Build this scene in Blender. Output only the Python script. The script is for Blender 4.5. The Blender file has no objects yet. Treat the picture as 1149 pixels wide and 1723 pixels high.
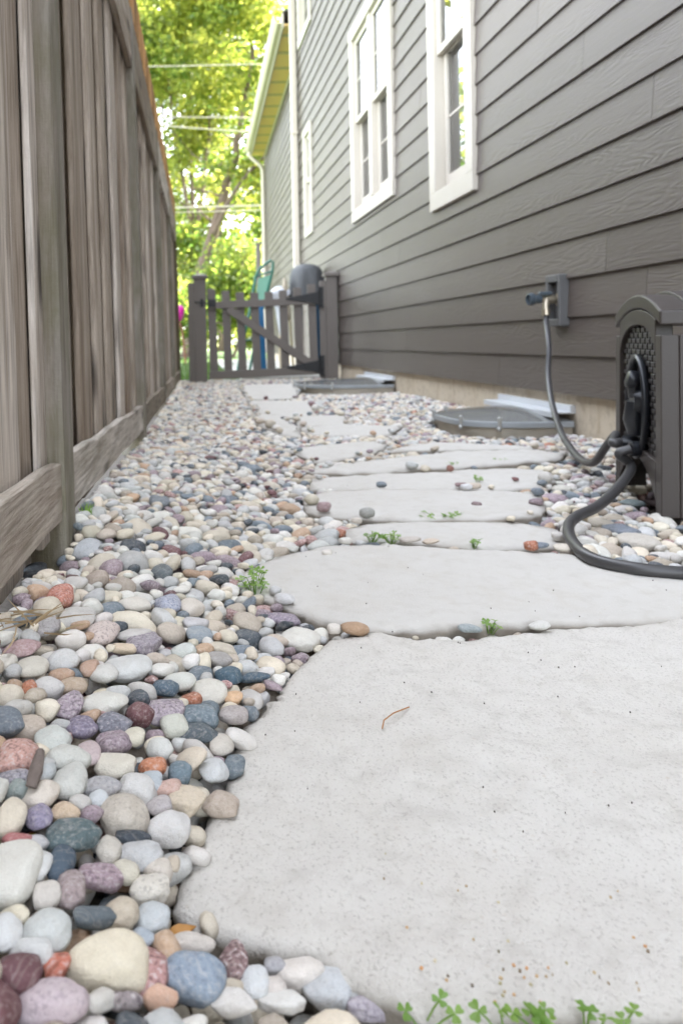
import bpy, bmesh, math, random
import numpy as np
from mathutils import Vector, Matrix
from mathutils.geometry import delaunay_2d_cdt

R = math.radians
rng = np.random.default_rng(7)
random.seed(7)
sc = bpy.context.scene
COL = sc.collection

# ------------------------------------------------------------------ camera
F = 1340.0                    # focal length in photograph pixels (28 mm on a 24 mm wide frame)
PX, PY, ROLL, CAMH = 310.0, 578.0, 0.018, 0.38
cam_d = bpy.data.cameras.new('camera')
cam = bpy.data.objects.new('camera', cam_d)
COL.objects.link(cam)
cam.location = (0, 0, CAMH)
cam.rotation_euler = (R(90), ROLL, 0)
cam_d.sensor_fit = 'HORIZONTAL'
cam_d.sensor_width = 24.0
cam_d.lens = 24.0 * F / 1149.0
cam_d.shift_x = 0.5 - PX / 1149.0
cam_d.shift_y = -(861.5 - PY) / 1149.0
cam_d.clip_start = 0.02
cam_d.clip_end = 600
cam_d.dof.use_dof = True
cam_d.dof.focus_distance = 0.84
cam_d.dof.aperture_fstop = 8.0
sc.camera = cam

# ------------------------------------------------------------------ sky, sun, exposure
SUN_EL, SUN_AZ = R(50), R(58)          # azimuth from +Y towards +X: ahead and to the right, behind the house
w = bpy.data.worlds.new('World')
sc.world = w
w.use_nodes = True
nt = w.node_tree
sky = nt.nodes.new('ShaderNodeTexSky')
sky.sky_type = 'NISHITA'
sky.sun_disc = False
sky.sun_elevation = SUN_EL
sky.sun_rotation = SUN_AZ
sky.dust_density = 2.0
hs = nt.nodes.new('ShaderNodeHueSaturation')      # a thin white haze: the sky is almost colourless
hs.inputs['Saturation'].default_value = 0.33
nt.links.new(sky.outputs[0], hs.inputs['Color'])
nt.links.new(hs.outputs[0], nt.nodes['Background'].inputs[0])
nt.nodes['Background'].inputs[1].default_value = 0.15
sd = bpy.data.lights.new('sun', 'SUN')
sd.energy = 3.8
sd.angle = R(0.53)
sd.color = (1.0, 0.95, 0.86)
sun = bpy.data.objects.new('sun', sd)
COL.objects.link(sun)
sv = Vector((math.sin(SUN_AZ) * math.cos(SUN_EL), math.cos(SUN_AZ) * math.cos(SUN_EL), math.sin(SUN_EL)))
sun.rotation_euler = sv.to_track_quat('Z', 'Y').to_euler()
sun.location = (30, 20, 40)
sc.view_settings.view_transform = 'Standard'
sc.view_settings.look = 'None'
sc.view_settings.exposure = 3.68
sc.view_settings.gamma = 1.0
sc.cycles.max_bounces = 10
sc.cycles.transparent_max_bounces = 12


def unproj(px, py, z=0.0):
    """Where the photographed point px,py lies on the level z."""
    dx, dy = px - PX, py - PY
    u, v = dx - ROLL * dy, dy + ROLL * dx
    Y = (CAMH - z) * F / v
    return np.array((u * Y / F, Y, z))


def proj(P):
    u, v = F * P[0] / P[1], F * (CAMH - P[2]) / P[1]
    return PX + u + ROLL * v, PY + v - ROLL * u


# ------------------------------------------------------------------ noise
def _h(ix, iy, iz, s):
    n = (ix * 374761393 + iy * 668265263 + iz * 2147483647 + s * 974634777) & 0xffffffff
    n = ((n ^ (n >> 13)) * 1274126177) & 0xffffffff
    n = ((n ^ (n >> 16)) * 2246822519) & 0xffffffff
    return ((n ^ (n >> 13)) & 0xffff) / 65535.0


def vnoise(p, s=0):
    p = np.asarray(p, float)
    i = np.floor(p).astype(np.int64)
    f = p - i
    f = f * f * (3 - 2 * f)
    o = 0
    for a in (0, 1):
        for b in (0, 1):
            for c in (0, 1):
                wt = (f[:, 0] if a else 1 - f[:, 0]) * (f[:, 1] if b else 1 - f[:, 1]) * (f[:, 2] if c else 1 - f[:, 2])
                o = o + wt * _h(i[:, 0] + a, i[:, 1] + b, i[:, 2] + c, s)
    return o * 2 - 1


def fbm(p, s=0, octs=4):
    o, a = 0, 1.0
    for k in range(octs):
        o = o + a * vnoise(np.asarray(p) * (2.03 ** k), s + k * 17)
        a *= 0.5
    return o


# ------------------------------------------------------------------ mesh helpers
class MB:
    """Collects boxes, tubes, prisms; build() links them as one mesh object."""

    def __init__(self):
        self.v, self.f, self.a = [], [], []
        self.rnd = 0.5

    def add(self, vs, fs, rnd=None):
        o = len(self.v)
        self.v.extend([tuple(map(float, p)) for p in vs])
        self.f.extend([tuple(i + o for i in q) for q in fs])
        self.a.extend([self.rnd if rnd is None else rnd] * len(vs))

    def box(self, c, s, rot=None, rnd=None):
        vs = [Vector((x * s[0] / 2, y * s[1] / 2, z * s[2] / 2)) for x in (-1, 1) for y in (-1, 1) for z in (-1, 1)]
        if rot is not None:
            vs = [rot @ p for p in vs]
        vs = [p + Vector(c) for p in vs]
        self.add(vs, [(0, 1, 3, 2), (4, 6, 7, 5), (0, 4, 5, 1), (2, 3, 7, 6), (0, 2, 6, 4), (1, 5, 7, 3)], rnd)

    def bx(self, x0, x1, y0, y1, z0, z1, rnd=None):
        self.box(((x0 + x1) / 2, (y0 + y1) / 2, (z0 + z1) / 2), (x1 - x0, y1 - y0, z1 - z0), None, rnd)

    def bar(self, p, q, wd, th, up=(0, 0, 1), rnd=None):
        p, q = Vector(p), Vector(q)
        d = q - p
        L = d.length
        d.normalize()
        side = d.cross(Vector(up)).normalized()
        u2 = side.cross(d)
        m = Matrix((d, side, u2)).transposed()
        self.box((p + q) / 2, (L, wd, th), m, rnd)

    def tube(self, pts, rad, n=10, cap=True, rnd=None):
        pts = [Vector(p) for p in pts]
        if not hasattr(rad, '__len__'):
            rad = [rad] * len(pts)
        vs, fs = [], []
        t0 = (pts[1] - pts[0]).normalized()
        ref = t0.orthogonal().normalized()
        for i, p in enumerate(pts):
            t = (pts[min(i + 1, len(pts) - 1)] - pts[max(i - 1, 0)]).normalized()
            ref = (ref - t * ref.dot(t)).normalized()
            b = t.cross(ref)
            for k in range(n):
                a = 2 * math.pi * k / n
                vs.append(p + (ref * math.cos(a) + b * math.sin(a)) * rad[i])
        for i in range(len(pts) - 1):
            for k in range(n):
                k2 = (k + 1) % n
                fs.append((i * n + k, i * n + k2, (i + 1) * n + k2, (i + 1) * n + k))
        if cap:
            fs.append(tuple(range(n - 1, -1, -1)))
            fs.append(tuple((len(pts) - 1) * n + k for k in range(n)))
        self.add(vs, fs, rnd)

    def prism(self, poly, axis_o, ax_u, ax_v, ax_w, depth, rnd=None):
        """polygon in (u,v) extruded along w."""
        o, U, Vv, W = Vector(axis_o), Vector(ax_u), Vector(ax_v), Vector(ax_w)
        n = len(poly)
        vs = [o + U * a + Vv * b for a, b in poly] + [o + U * a + Vv * b + W * depth for a, b in poly]
        fs = [tuple(range(n)), tuple(range(2 * n - 1, n - 1, -1))]
        fs += [(i, i + n, (i + 1) % n + n, (i + 1) % n) for i in range(n)]
        self.add(vs, fs, rnd)

    def lathe(self, prof, o, axis=(0, 0, 1), n=20, rnd=None):
        o, ax = Vector(o), Vector(axis).normalized()
        e1 = ax.orthogonal().normalized()
        e2 = ax.cross(e1)
        vs, fs = [], []
        for r, h in prof:
            for k in range(n):
                a = 2 * math.pi * k / n
                vs.append(o + ax * h + (e1 * math.cos(a) + e2 * math.sin(a)) * r)
        for i in range(len(prof) - 1):
            for k in range(n):
                k2 = (k + 1) % n
                fs.append((i * n + k, i * n + k2, (i + 1) * n + k2, (i + 1) * n + k))
        self.add(vs, fs, rnd)

    def build(self, name, mat, parent=None, smooth=False, bevel=0.0, seg=2, recalc=True):
        me = bpy.data.meshes.new(name)
        off = np.zeros(3)
        if parent is not None:
            off = np.array(world_loc(parent))
        me.from_pydata([tuple(np.array(p) - off) for p in self.v], [], self.f)
        at = me.attributes.new('rnd', 'FLOAT', 'POINT')
        at.data.foreach_set('value', np.array(self.a, np.float32))
        if recalc:
            b = bmesh.new()
            b.from_mesh(me)
            bmesh.ops.recalc_face_normals(b, faces=b.faces)
            if bevel:
                bmesh.ops.bevel(b, geom=[e for e in b.edges if len(e.link_faces) == 2 and e.calc_face_angle(0) > 0.6],
                                offset=bevel, segments=seg, affect='EDGES', profile=0.5)
            b.to_mesh(me)
            b.free()
        me.materials.append(mat)
        if smooth:
            me.polygons.foreach_set('use_smooth', [True] * len(me.polygons))
            if smooth == 'auto':
                me.set_sharp_from_angle(angle=R(38))
        o = bpy.data.objects.new(name, me)
        COL.objects.link(o)
        if parent is not None:
            o.parent = parent
        return o


def world_loc(o):
    p = Vector((0, 0, 0))
    while o is not None:
        p += o.location
        o = o.parent
    return p


def tag(o, label=None, cat=None, group=None, kind=None):
    if label:
        o['label'] = label
    if cat:
        o['category'] = cat
    if group:
        o['group'] = group
    if kind:
        o['kind'] = kind
    return o


def thing(name, loc, label, cat, group=None):
    o = bpy.data.objects.new(name, None)
    COL.objects.link(o)
    o.location = loc
    o.empty_display_size = 0.1
    return tag(o, label, cat, group)


def np_mesh(name, V, Fq, mat, smooth=True, attrs=None, parent=None):
    me = bpy.data.meshes.new(name)
    V = np.ascontiguousarray(V, np.float32)
    Fq = np.ascontiguousarray(Fq, np.int32)
    k = Fq.shape[1]
    me.vertices.add(len(V))
    me.vertices.foreach_set('co', V.ravel())
    me.loops.add(Fq.size)
    me.loops.foreach_set('vertex_index', Fq.ravel())
    me.polygons.add(len(Fq))
    me.polygons.foreach_set('loop_start', np.arange(0, Fq.size, k, dtype=np.int32))
    if smooth:
        me.polygons.foreach_set('use_smooth', np.ones(len(Fq), bool))
    for nm, (tp, arr) in (attrs or {}).items():
        at = me.attributes.new(nm, tp, 'POINT')
        at.data.foreach_set('value' if tp == 'FLOAT' else ('vector' if tp == 'FLOAT_VECTOR' else 'color'),
                            np.ascontiguousarray(arr, np.float32).ravel())
    me.materials.append(mat)
    me.update(calc_edges=True)
    me.validate()
    o = bpy.data.objects.new(name, me)
    COL.objects.link(o)
    if parent is not None:
        o.parent = parent
    return o


# ------------------------------------------------------------------ material helpers
def lin(r, g, b):
    return tuple(((c / 255) / 12.92 if c / 255 <= 0.04045 else ((c / 255 + 0.055) / 1.055) ** 2.4) for c in (r, g, b))


class NT:
    def __init__(self, name):
        self.m = bpy.data.materials.new(name)
        self.m.use_nodes = True
        self.t = self.m.node_tree
        self.p = self.t.nodes['Principled BSDF']
        self.out = self.t.nodes['Material Output']

    def n(self, typ, **kw):
        nd = self.t.nodes.new(typ)
        for k, v in kw.items():
            if k in nd.inputs:
                nd.inputs[k].default_value = v
            else:
                setattr(nd, k, v)
        return nd

    def l(self, a, b):
        self.t.links.new(a, b)

    def coord(self, scale=(1, 1, 1), src='Object', off=None):
        tc = self.n('ShaderNodeTexCoord')
        mp = self.n('ShaderNodeMapping')
        mp.inputs['Scale'].default_value = scale
        self.l(tc.outputs[src], mp.inputs[0])
        if off is not None:
            ad = self.n('ShaderNodeVectorMath', operation='ADD')
            self.l(mp.outputs[0], ad.inputs[0])
            self.l(off, ad.inputs[1])
            return ad.outputs[0]
        return mp.outputs[0]

    def attr(self, name):
        a = self.n('ShaderNodeAttribute')
        a.attribute_name = name
        return a

    def noise(self, vec, scale, detail=4, rough=0.55, dist=0.0):
        nd = self.n('ShaderNodeTexNoise')
        nd.inputs['Scale'].default_value = scale
        nd.inputs['Detail'].default_value = detail
        nd.inputs['Roughness'].default_value = rough
        nd.inputs['Distortion'].default_value = dist
        self.l(vec, nd.inputs['Vector'])
        return nd.outputs[0]

    def ramp(self, fac, stops):
        nd = self.n('ShaderNodeValToRGB')
        el = nd.color_ramp.elements
        while len(el) < len(stops):
            el.new(0.5)
        for e, (p, c) in zip(el, stops):
            e.position = p
            e.color = (*c, 1) if hasattr(c, '__len__') else (c, c, c, 1)
        self.l(fac, nd.inputs[0])
        return nd.outputs[0]

    def mix(self, fac, a, b, mode='MIX'):
        nd = self.n('ShaderNodeMix', data_type='RGBA', blend_type=mode)
        for sock, val in ((nd.inputs[0], fac), (nd.inputs[6], a), (nd.inputs[7], b)):
            if hasattr(val, 'is_output'):
                self.l(val, sock)
            elif hasattr(val, '__len__'):
                sock.default_value = (*val[:3], 1)
            else:
                sock.default_value = val
        return nd.outputs[2]

    def math(self, op, a, b=0.0):
        nd = self.n('ShaderNodeMath', operation=op)
        for sock, val in ((nd.inputs[0], a), (nd.inputs[1], b)):
            if hasattr(val, 'is_output'):
                self.l(val, sock)
            else:
                sock.default_value = val
        return nd.outputs[0]

    def bump(self, h, strength=0.3, dist=0.01):
        nd = self.n('ShaderNodeBump')
        nd.inputs['Strength'].default_value = strength
        nd.inputs['Distance'].default_value = dist
        self.l(h, nd.inputs['Height'])
        self.l(nd.outputs[0], self.p.inputs['Normal'])

    def base(self, c):
        if hasattr(c, 'is_output'):
            self.l(c, self.p.inputs['Base Color'])
        else:
            self.p.inputs['Base Color'].default_value = (*c, 1)

    def set(self, **kw):
        for k, v in kw.items():
            self.p.inputs[k.replace('_', ' ')].default_value = v


def simple(name, col, rough=0.6, metal=0.0, var=0.12, scale=8, bump=0.0, bscale=60, spec=0.5, stretch=(1, 1, 1)):
    t = NT(name)
    v = t.coord(stretch)
    nz = t.noise(v, scale, 5)
    t.base(t.mix(nz, tuple(c * (1 - var * 1.5) for c in col), tuple(min(1, c * (1 + var * 1.5)) for c in col)))
    t.set(Roughness=rough, Metallic=metal)
    t.p.inputs['Specular IOR Level'].default_value = spec
    if bump:
        t.bump(t.noise(v, bscale, 4), bump, 0.005)
    return t.m


# stone: colour and speckle come from each stone's own attributes
def stone_mat():
    t = NT('river_stone_surface')
    a = t.attr('col')
    sd_ = t.attr('seed')
    sp = t.attr('spk')
    v = t.coord((1, 1, 1), 'Object', sd_.outputs['Vector'])
    big = t.noise(v, 45, 4, 0.6, 0.6)
    c = t.mix(t.math('MULTIPLY', t.ramp(big, [(0.35, 0), (0.7, 1)]), 0.5), a.outputs['Color'],
              t.mix(1.0, a.outputs['Color'], (0.80, 0.77, 0.74), 'MULTIPLY'))
    # veins and stains
    vein = t.noise(v, 26, 3, 0.5, 2.2)
    c = t.mix(t.math('MULTIPLY', t.ramp(vein, [(0.47, 0), (0.5, 1), (0.53, 0)]), 0.16), c, (0.64, 0.57, 0.49))
    # grains of the granite ones
    vo = t.n('ShaderNodeTexVoronoi', Scale=420.0)
    t.l(v, vo.inputs['Vector'])
    grain = t.ramp(t.math('MULTIPLY', vo.outputs['Distance'], 1.0), [(0.2, 0.0), (0.55, 1.0)])
    gn = t.noise(v, 330, 2, 0.5)
    dark = t.ramp(gn, [(0.36, 1), (0.46, 0)])
    lite = t.ramp(gn, [(0.55, 0), (0.66, 1)])
    c2 = t.mix(t.math('MULTIPLY', dark, 0.75), c, t.mix(1.0, c, (0.28, 0.27, 0.28), 'MULTIPLY'))
    c2 = t.mix(t.math('MULTIPLY', lite, 0.7), c2, (0.62, 0.57, 0.54))
    c = t.mix(sp.outputs['Fac'], c, c2)
    fine = t.noise(v, 900, 3, 0.6)
    c = t.mix(0.6, c, t.mix(fine, t.mix(1.0, c, (0.7, 0.7, 0.7), 'MULTIPLY'), t.mix(1.0, c, (1.25, 1.25, 1.25), 'MULTIPLY')))
    t.base(c)
    t.l(t.ramp(big, [(0.3, 0.5), (0.7, 0.78)]), t.p.inputs['Roughness'])
    t.p.inputs['Specular IOR Level'].default_value = 0.35
    h = t.math('ADD', t.noise(v, 160, 5, 0.65), t.math('MULTIPLY', fine, 0.5))
    t.bump(h, 0.65, 0.003)
    return t.m


def slab_mat(name, coarse):
    t = NT(name)
    v = t.coord((1, 1, 1))
    big = t.noise(v, 5, 5, 0.6, 0.5)
    mid = t.noise(v, 38, 5, 0.65)
    fine = t.noise(t.coord((1, 0.8, 1)), 330, 5, 0.68)
    c = t.mix(big, (0.60, 0.565, 0.505), (0.67, 0.645, 0.595)) if coarse else t.mix(big, (0.50, 0.475, 0.43), (0.57, 0.55, 0.51))
    c = t.mix(t.math('MULTIPLY', t.ramp(mid, [(0.3, 1), (0.5, 0)]), 0.35), c, (0.42, 0.39, 0.34))
    stain = t.noise(t.coord((1.3, 1, 1)), 11, 6, 0.7, 0.8)
    c = t.mix(t.math('MULTIPLY', t.ramp(stain, [(0.5, 0), (0.7, 1)]), 0.18 if coarse else 0.26), c, (0.44, 0.39, 0.31))
    pit = t.ramp(fine, [(0.36 if coarse else 0.24, 1), (0.45 if coarse else 0.34, 0)])
    c = t.mix(t.math('MULTIPLY', pit, 0.42 if coarse else 0.25), c, (0.30, 0.27, 0.23))
    lite = t.ramp(fine, [(0.6, 0), (0.72, 1)])
    c = t.mix(t.math('MULTIPLY', lite, 0.4), c, (0.75, 0.73, 0.69))
    # rusty and olive grit, sparse
    vo = t.n('ShaderNodeTexVoronoi', Scale=75.0)
    t.l(v, vo.inputs['Vector'])
    spk = t.math('MULTIPLY', t.ramp(vo.outputs['Distance'], [(0.09, 1), (0.13, 0)]),
                 t.ramp(t.noise(v, 7, 2), [(0.5, 0), (0.62, 1)]))
    c = t.mix(t.math('MULTIPLY', spk, 0.25), c, (0.40, 0.27, 0.14))
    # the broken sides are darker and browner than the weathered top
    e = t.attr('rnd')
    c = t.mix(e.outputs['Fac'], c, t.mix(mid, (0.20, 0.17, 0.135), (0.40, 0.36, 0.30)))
    t.base(c)
    t.set(Roughness=0.9)
    t.p.inputs['Specular IOR Level'].default_value = 0.2
    h = t.math('ADD', t.math('MULTIPLY', mid, 0.8), fine)
    t.bump(h, 0.75 if coarse else 0.45, 0.004 if coarse else 0.003)
    return t.m


def siding_mat():
    t = NT('siding_paint')
    rn = t.attr('rnd')
    cb = t.n('ShaderNodeCombineXYZ')
    t.l(t.math('MULTIPLY', rn.outputs['Fac'], 37.0), cb.inputs[0])
    t.l(t.math('MULTIPLY', rn.outputs['Fac'], 91.0), cb.inputs[1])
    v = t.coord((1, 1.0, 9.0), 'Object', cb.outputs[0])
    warp = t.noise(v, 1.6, 2, 0.5)
    wv = t.math('SINE', t.math('MULTIPLY', warp, 95.0))
    mask = t.ramp(t.noise(v, 0.9, 2), [(0.42, 0.15), (0.58, 1)])
    fineg = t.noise(t.coord((1, 6, 160), 'Object', cb.outputs[0]), 1.0, 4, 0.6)
    h = t.math('ADD', t.math('MULTIPLY', t.math('MULTIPLY', wv, mask), 0.35), t.math('MULTIPLY', fineg, 0.8))
    c = t.mix(rn.outputs['Fac'], (0.084, 0.067, 0.055), (0.104, 0.085, 0.071))
    c = t.mix(t.math('MULTIPLY', t.noise(t.coord((1, 1, 1)), 3, 5), 0.5), c, (0.083, 0.068, 0.057))
    t.base(c)
    t.set(Roughness=0.5)
    t.p.inputs['Specular IOR Level'].default_value = 0.46
    t.bump(h, 0.3, 0.003)
    return t.m


def wood_mat(name, c0, c1, moss=0.0, horiz=False):
    t = NT(name)
    sw = (lambda x, y, z: (x, z, y)) if horiz else (lambda x, y, z: (x, y, z))      # grain along the board
    rn = t.attr('rnd')
    cb = t.n('ShaderNodeCombineXYZ')
    for i, k in enumerate((13.0, 57.0, 31.0)):
        t.l(t.math('MULTIPLY', rn.outputs['Fac'], k), cb.inputs[i])
    v = t.coord(sw(14, 14, 1.5), 'Object', cb.outputs[0])
    g1 = t.ramp(t.noise(v, 2.2, 6, 0.66, 0.5), [(0.28, 0), (0.72, 1)])
    g2 = t.noise(t.coord(sw(60, 60, 2.2), 'Object', cb.outputs[0]), 1.8, 4, 0.6)
    c = t.mix(g1, c0, c1)
    c = t.mix(t.math('MULTIPLY', t.ramp(g2, [(0.3, 1), (0.52, 0)]), 0.55), c, tuple(x * 0.35 for x in c0))
    c = t.mix(1.0, c, t.ramp(rn.outputs['Fac'], [(0, (0.56, 0.53, 0.49)), (0.5, (0.98, 0.95, 0.92)), (1, (1.3, 1.34, 1.4))]), 'MULTIPLY')
    # silver and brown staining running down
    st = t.noise(t.coord(sw(7, 7, 0.6), 'Object', cb.outputs[0]), 1.4, 3, 0.5)
    c = t.mix(t.math('MULTIPLY', t.ramp(st, [(0.52, 0), (0.72, 1)]), 0.6), c, (0.15, 0.095, 0.055))
    # knots
    vo = t.n('ShaderNodeTexVoronoi', Scale=1.0)
    t.l(t.coord(sw(10, 10, 2.6), 'Object', cb.outputs[0]), vo.inputs['Vector'])
    kn = t.ramp(vo.outputs['Distance'], [(0.10, 1), (0.25, 0)])
    c = t.mix(t.math('MULTIPLY', kn, 0.85), c, (0.035, 0.026, 0.022))
    if moss:
        c = t.mix(t.math('MULTIPLY', t.ramp(t.noise(t.coord((1, 1, 0.5)), 9, 5, 0.7), [(0.4, 0), (0.65, 1)]), moss), c, (0.12, 0.115, 0.05))
    t.base(c)
    t.set(Roughness=0.85)
    t.p.inputs['Specular IOR Level'].default_value = 0.25
    saw = t.noise(t.coord(sw(90, 90, 260), 'Object', cb.outputs[0]), 1.0, 2)
    h = t.math('ADD', t.math('ADD', g1, t.math('MULTIPLY', g2, 0.8)), t.math('MULTIPLY', saw, 0.35))
    t.bump(h, 0.6, 0.004)
    return t.m


def leaf_mat(name, ca, cb_, trans):
    t = NT(name)
    rn = t.attr('rnd')
    c = t.mix(rn.outputs['Fac'], ca, cb_)
    t.base(c)
    t.set(Roughness=0.45)
    tr = t.n('ShaderNodeBsdfTranslucent')
    t.l(t.mix(rn.outputs['Fac'], trans[0], trans[1]), tr.inputs[0])
    mx = t.n('ShaderNodeMixShader')
    mx.inputs[0].default_value = 0.5
    t.l(t.p.outputs[0], mx.inputs[1])
    t.l(tr.outputs[0], mx.inputs[2])
    t.l(mx.outputs[0], t.out.inputs[0])
    return t.m


def glass_mat(name, tint=(1, 1, 1), ior=1.9, rough=0.0, opac=0.0, body=(0.5, 0.5, 0.5)):
    t = NT(name)
    tr = t.n('ShaderNodeBsdfTransparent')
    tr.inputs[0].default_value = (*tint, 1)
    gl = t.n('ShaderNodeBsdfGlossy')
    gl.inputs['Roughness'].default_value = rough
    fr = t.n('ShaderNodeFresnel')
    fr.inputs[0].default_value = ior
    df = t.n('ShaderNodeBsdfDiffuse')
    nz = t.noise(t.coord(), 7, 5)
    t.l(t.mix(nz, tuple(0.6 * b for b in body), body), df.inputs[0])
    m0 = t.n('ShaderNodeMixShader')
    m0.inputs[0].default_value = opac
    t.l(tr.outputs[0], m0.inputs[1])
    t.l(df.outputs[0], m0.inputs[2])
    mx = t.n('ShaderNodeMixShader')
    t.l(fr.outputs[0], mx.inputs[0])
    t.l(m0.outputs[0], mx.inputs[1])
    t.l(gl.outputs[0], mx.inputs[2])
    t.l(mx.outputs[0], t.out.inputs[0])
    return t.m


def concrete_mat():
    t = NT('foundation_concrete')
    v = t.coord()
    c = t.mix(t.noise(v, 4, 6, 0.65), (0.52, 0.44, 0.33), (0.70, 0.615, 0.49))
    c = t.mix(t.math('MULTIPLY', t.ramp(t.noise(v, 30, 4), [(0.35, 1), (0.5, 0)]), 0.4), c, (0.34, 0.27, 0.18))
    st = t.noise(t.coord((1, 5, 0.8)), 2.0, 3)
    c = t.mix(t.math('MULTIPLY', t.ramp(st, [(0.55, 0), (0.7, 1)]), 0.4), c, (0.36, 0.25, 0.13))
    t.base(c)
    t.set(Roughness=0.9)
    t.bump(t.noise(v, 130, 5, 0.7), 0.5, 0.003)
    return t.m


M = {}
M['stone'] = stone_mat()
M['slab_coarse'] = slab_mat('rough_flagstone', True)
M['slab'] = slab_mat('smooth_flagstone', False)
M['siding'] = siding_mat()
M['fence'] = wood_mat('weathered_fence_wood', (0.25, 0.200, 0.152), (0.64, 0.575, 0.50))
M['fence_post'] = wood_mat('mossy_post_wood', (0.16, 0.14, 0.11), (0.32, 0.29, 0.25), 0.55)
M['fence_kick'] = wood_mat('weathered_rail_wood', (0.25, 0.208, 0.165), (0.62, 0.565, 0.50), 0.25, True)
M['cedar'] = wood_mat('warm_lit_cedar', (0.50, 0.25, 0.08), (0.62, 0.38, 0.16))
M['white_trim'] = simple('cream_white_trim', (0.47, 0.43, 0.365), 0.5, var=0.03, bump=0.06)
M['white_metal'] = simple('white_downspout', (0.55, 0.49, 0.41), 0.4, var=0.03)
M['gate'] = simple('grey_brown_gate_paint', (0.145, 0.125, 0.108), 0.55, var=0.06, scale=6, bump=0.15, stretch=(20, 20, 1))
M['black_iron'] = simple('black_iron', (0.012, 0.012, 0.013), 0.5, var=0.2)
M['box'] = simple('brown_grey_resin', (0.045, 0.036, 0.031), 0.42, var=0.08, bump=0.1, bscale=300)
M['box_weave'] = simple('woven_resin', (0.040, 0.036, 0.034), 0.45, var=0.15, bump=0.1, bscale=300)
M['box_dark'] = simple('dark_recess_resin', (0.012, 0.011, 0.012), 0.4, var=0.1)
M['crank'] = simple('glossy_black_resin', (0.020, 0.022, 0.026), 0.28, var=0.1)
M['hose'] = simple('dark_grey_hose_rubber', (0.052, 0.050, 0.050), 0.38, var=0.12, scale=25, bump=0.06, bscale=500)
M['brass'] = simple('dull_brass', (0.46, 0.40, 0.30), 0.35, metal=0.85, var=0.15)
M['teal'] = simple('blue_grey_resin', (0.06, 0.078, 0.092), 0.4, var=0.1)
M['block'] = simple('grey_mounting_block', (0.10, 0.099, 0.098), 0.5, var=0.06)
M['galv'] = simple('galvanised_steel', (0.42, 0.38, 0.31), 0.5, metal=0.35, var=0.25, scale=9, stretch=(1, 1, 5))
M['alu'] = simple('pale_flashing', (0.62, 0.64, 0.66), 0.4, metal=0.3, var=0.05)
M['steel'] = simple('dull_clip', (0.42, 0.42, 0.40), 0.4, metal=0.7, var=0.05)
M['cover'] = glass_mat('clear_cover_sheet', (0.80, 0.83, 0.84), 1.6, 0.12, 0.55, (0.42, 0.43, 0.42))
M['glass'] = glass_mat('window_glass', (0.95, 0.97, 0.97), 3.2, 0.0, 0.0)
M['blind'] = simple('pale_blind', (0.78, 0.80, 0.82), 0.6, var=0.05)
M['curtain'] = simple('pale_curtain', (0.75, 0.77, 0.8), 0.8, var=0.15, scale=5, stretch=(30, 30, 0.6))
M['room'] = simple('dim_room', (0.10, 0.10, 0.11), 0.9, var=0.1)
M['concrete'] = concrete_mat()
M['soil'] = simple('dark_soil', (0.10, 0.085, 0.07), 0.95, var=0.4, scale=40, bump=0.8, bscale=90)
M['lawn'] = simple('lawn_ground', (0.045, 0.085, 0.012), 0.9, var=0.3, scale=6)
M['patio'] = simple('pale_patio', (0.48, 0.46, 0.43), 0.85, var=0.1, scale=4)
M['roof'] = simple('roof_shingle', (0.09, 0.085, 0.08), 0.9, var=0.25, scale=12, bump=0.5)
M['soffit'] = simple('cream_soffit_warm_bounce', (0.78, 0.54, 0.22), 0.6, var=0.04)  # cream yellowed: the warm light reflected from below is put into the colour
M['bark'] = simple('tree_bark', (0.14, 0.10, 0.075), 0.9, var=0.3, scale=5, bump=0.7, bscale=20, stretch=(4, 4, 0.7))
M['leaf'] = leaf_mat('maple_leaf', (0.04, 0.08, 0.008), (0.07, 0.10, 0.010),
                     ((0.18, 0.33, 0.05), (0.76, 0.75, 0.14)))
M['leaf_b'] = leaf_mat('deep_leaf', (0.02, 0.045, 0.004), (0.04, 0.065, 0.005),
                       ((0.11, 0.26, 0.02), (0.42, 0.53, 0.05)))
M['grass'] = leaf_mat('grass_blade', (0.03, 0.07, 0.006), (0.05, 0.09, 0.008), ((0.04, 0.11, 0.006), (0.08, 0.15, 0.008)))
M['weed'] = leaf_mat('clover_leaf', (0.16, 0.30, 0.06), (0.26, 0.40, 0.09), ((0.25, 0.45, 0.08), (0.34, 0.52, 0.10)))
M['straw'] = simple('dry_straw', (0.34, 0.25, 0.14), 0.8, var=0.2)
M['dry_leaf'] = simple('dry_orange_leaf', (0.46, 0.22, 0.05), 0.6, var=0.25, scale=60)
M['yellow_leaf'] = simple('yellow_leaf', (0.38, 0.33, 0.03), 0.6, var=0.25, scale=60)
M['twig'] = simple('grey_twig', (0.17, 0.135, 0.115), 0.9, var=0.3, scale=50, bump=0.6, bscale=150)
M['wire'] = simple('pale_cable', (0.42, 0.38, 0.30), 0.6, var=0.05)

# ------------------------------------------------------------------ the setting: ground
WALLX = 1.56


def fence_x(y):
    return -0.195 + 0.0218 * (y - 1.35)


def smooth(a, b, x):
    t = np.clip((x - a) / (b - a), 0, 1)
    return t * t * (3 - 2 * t)


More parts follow.
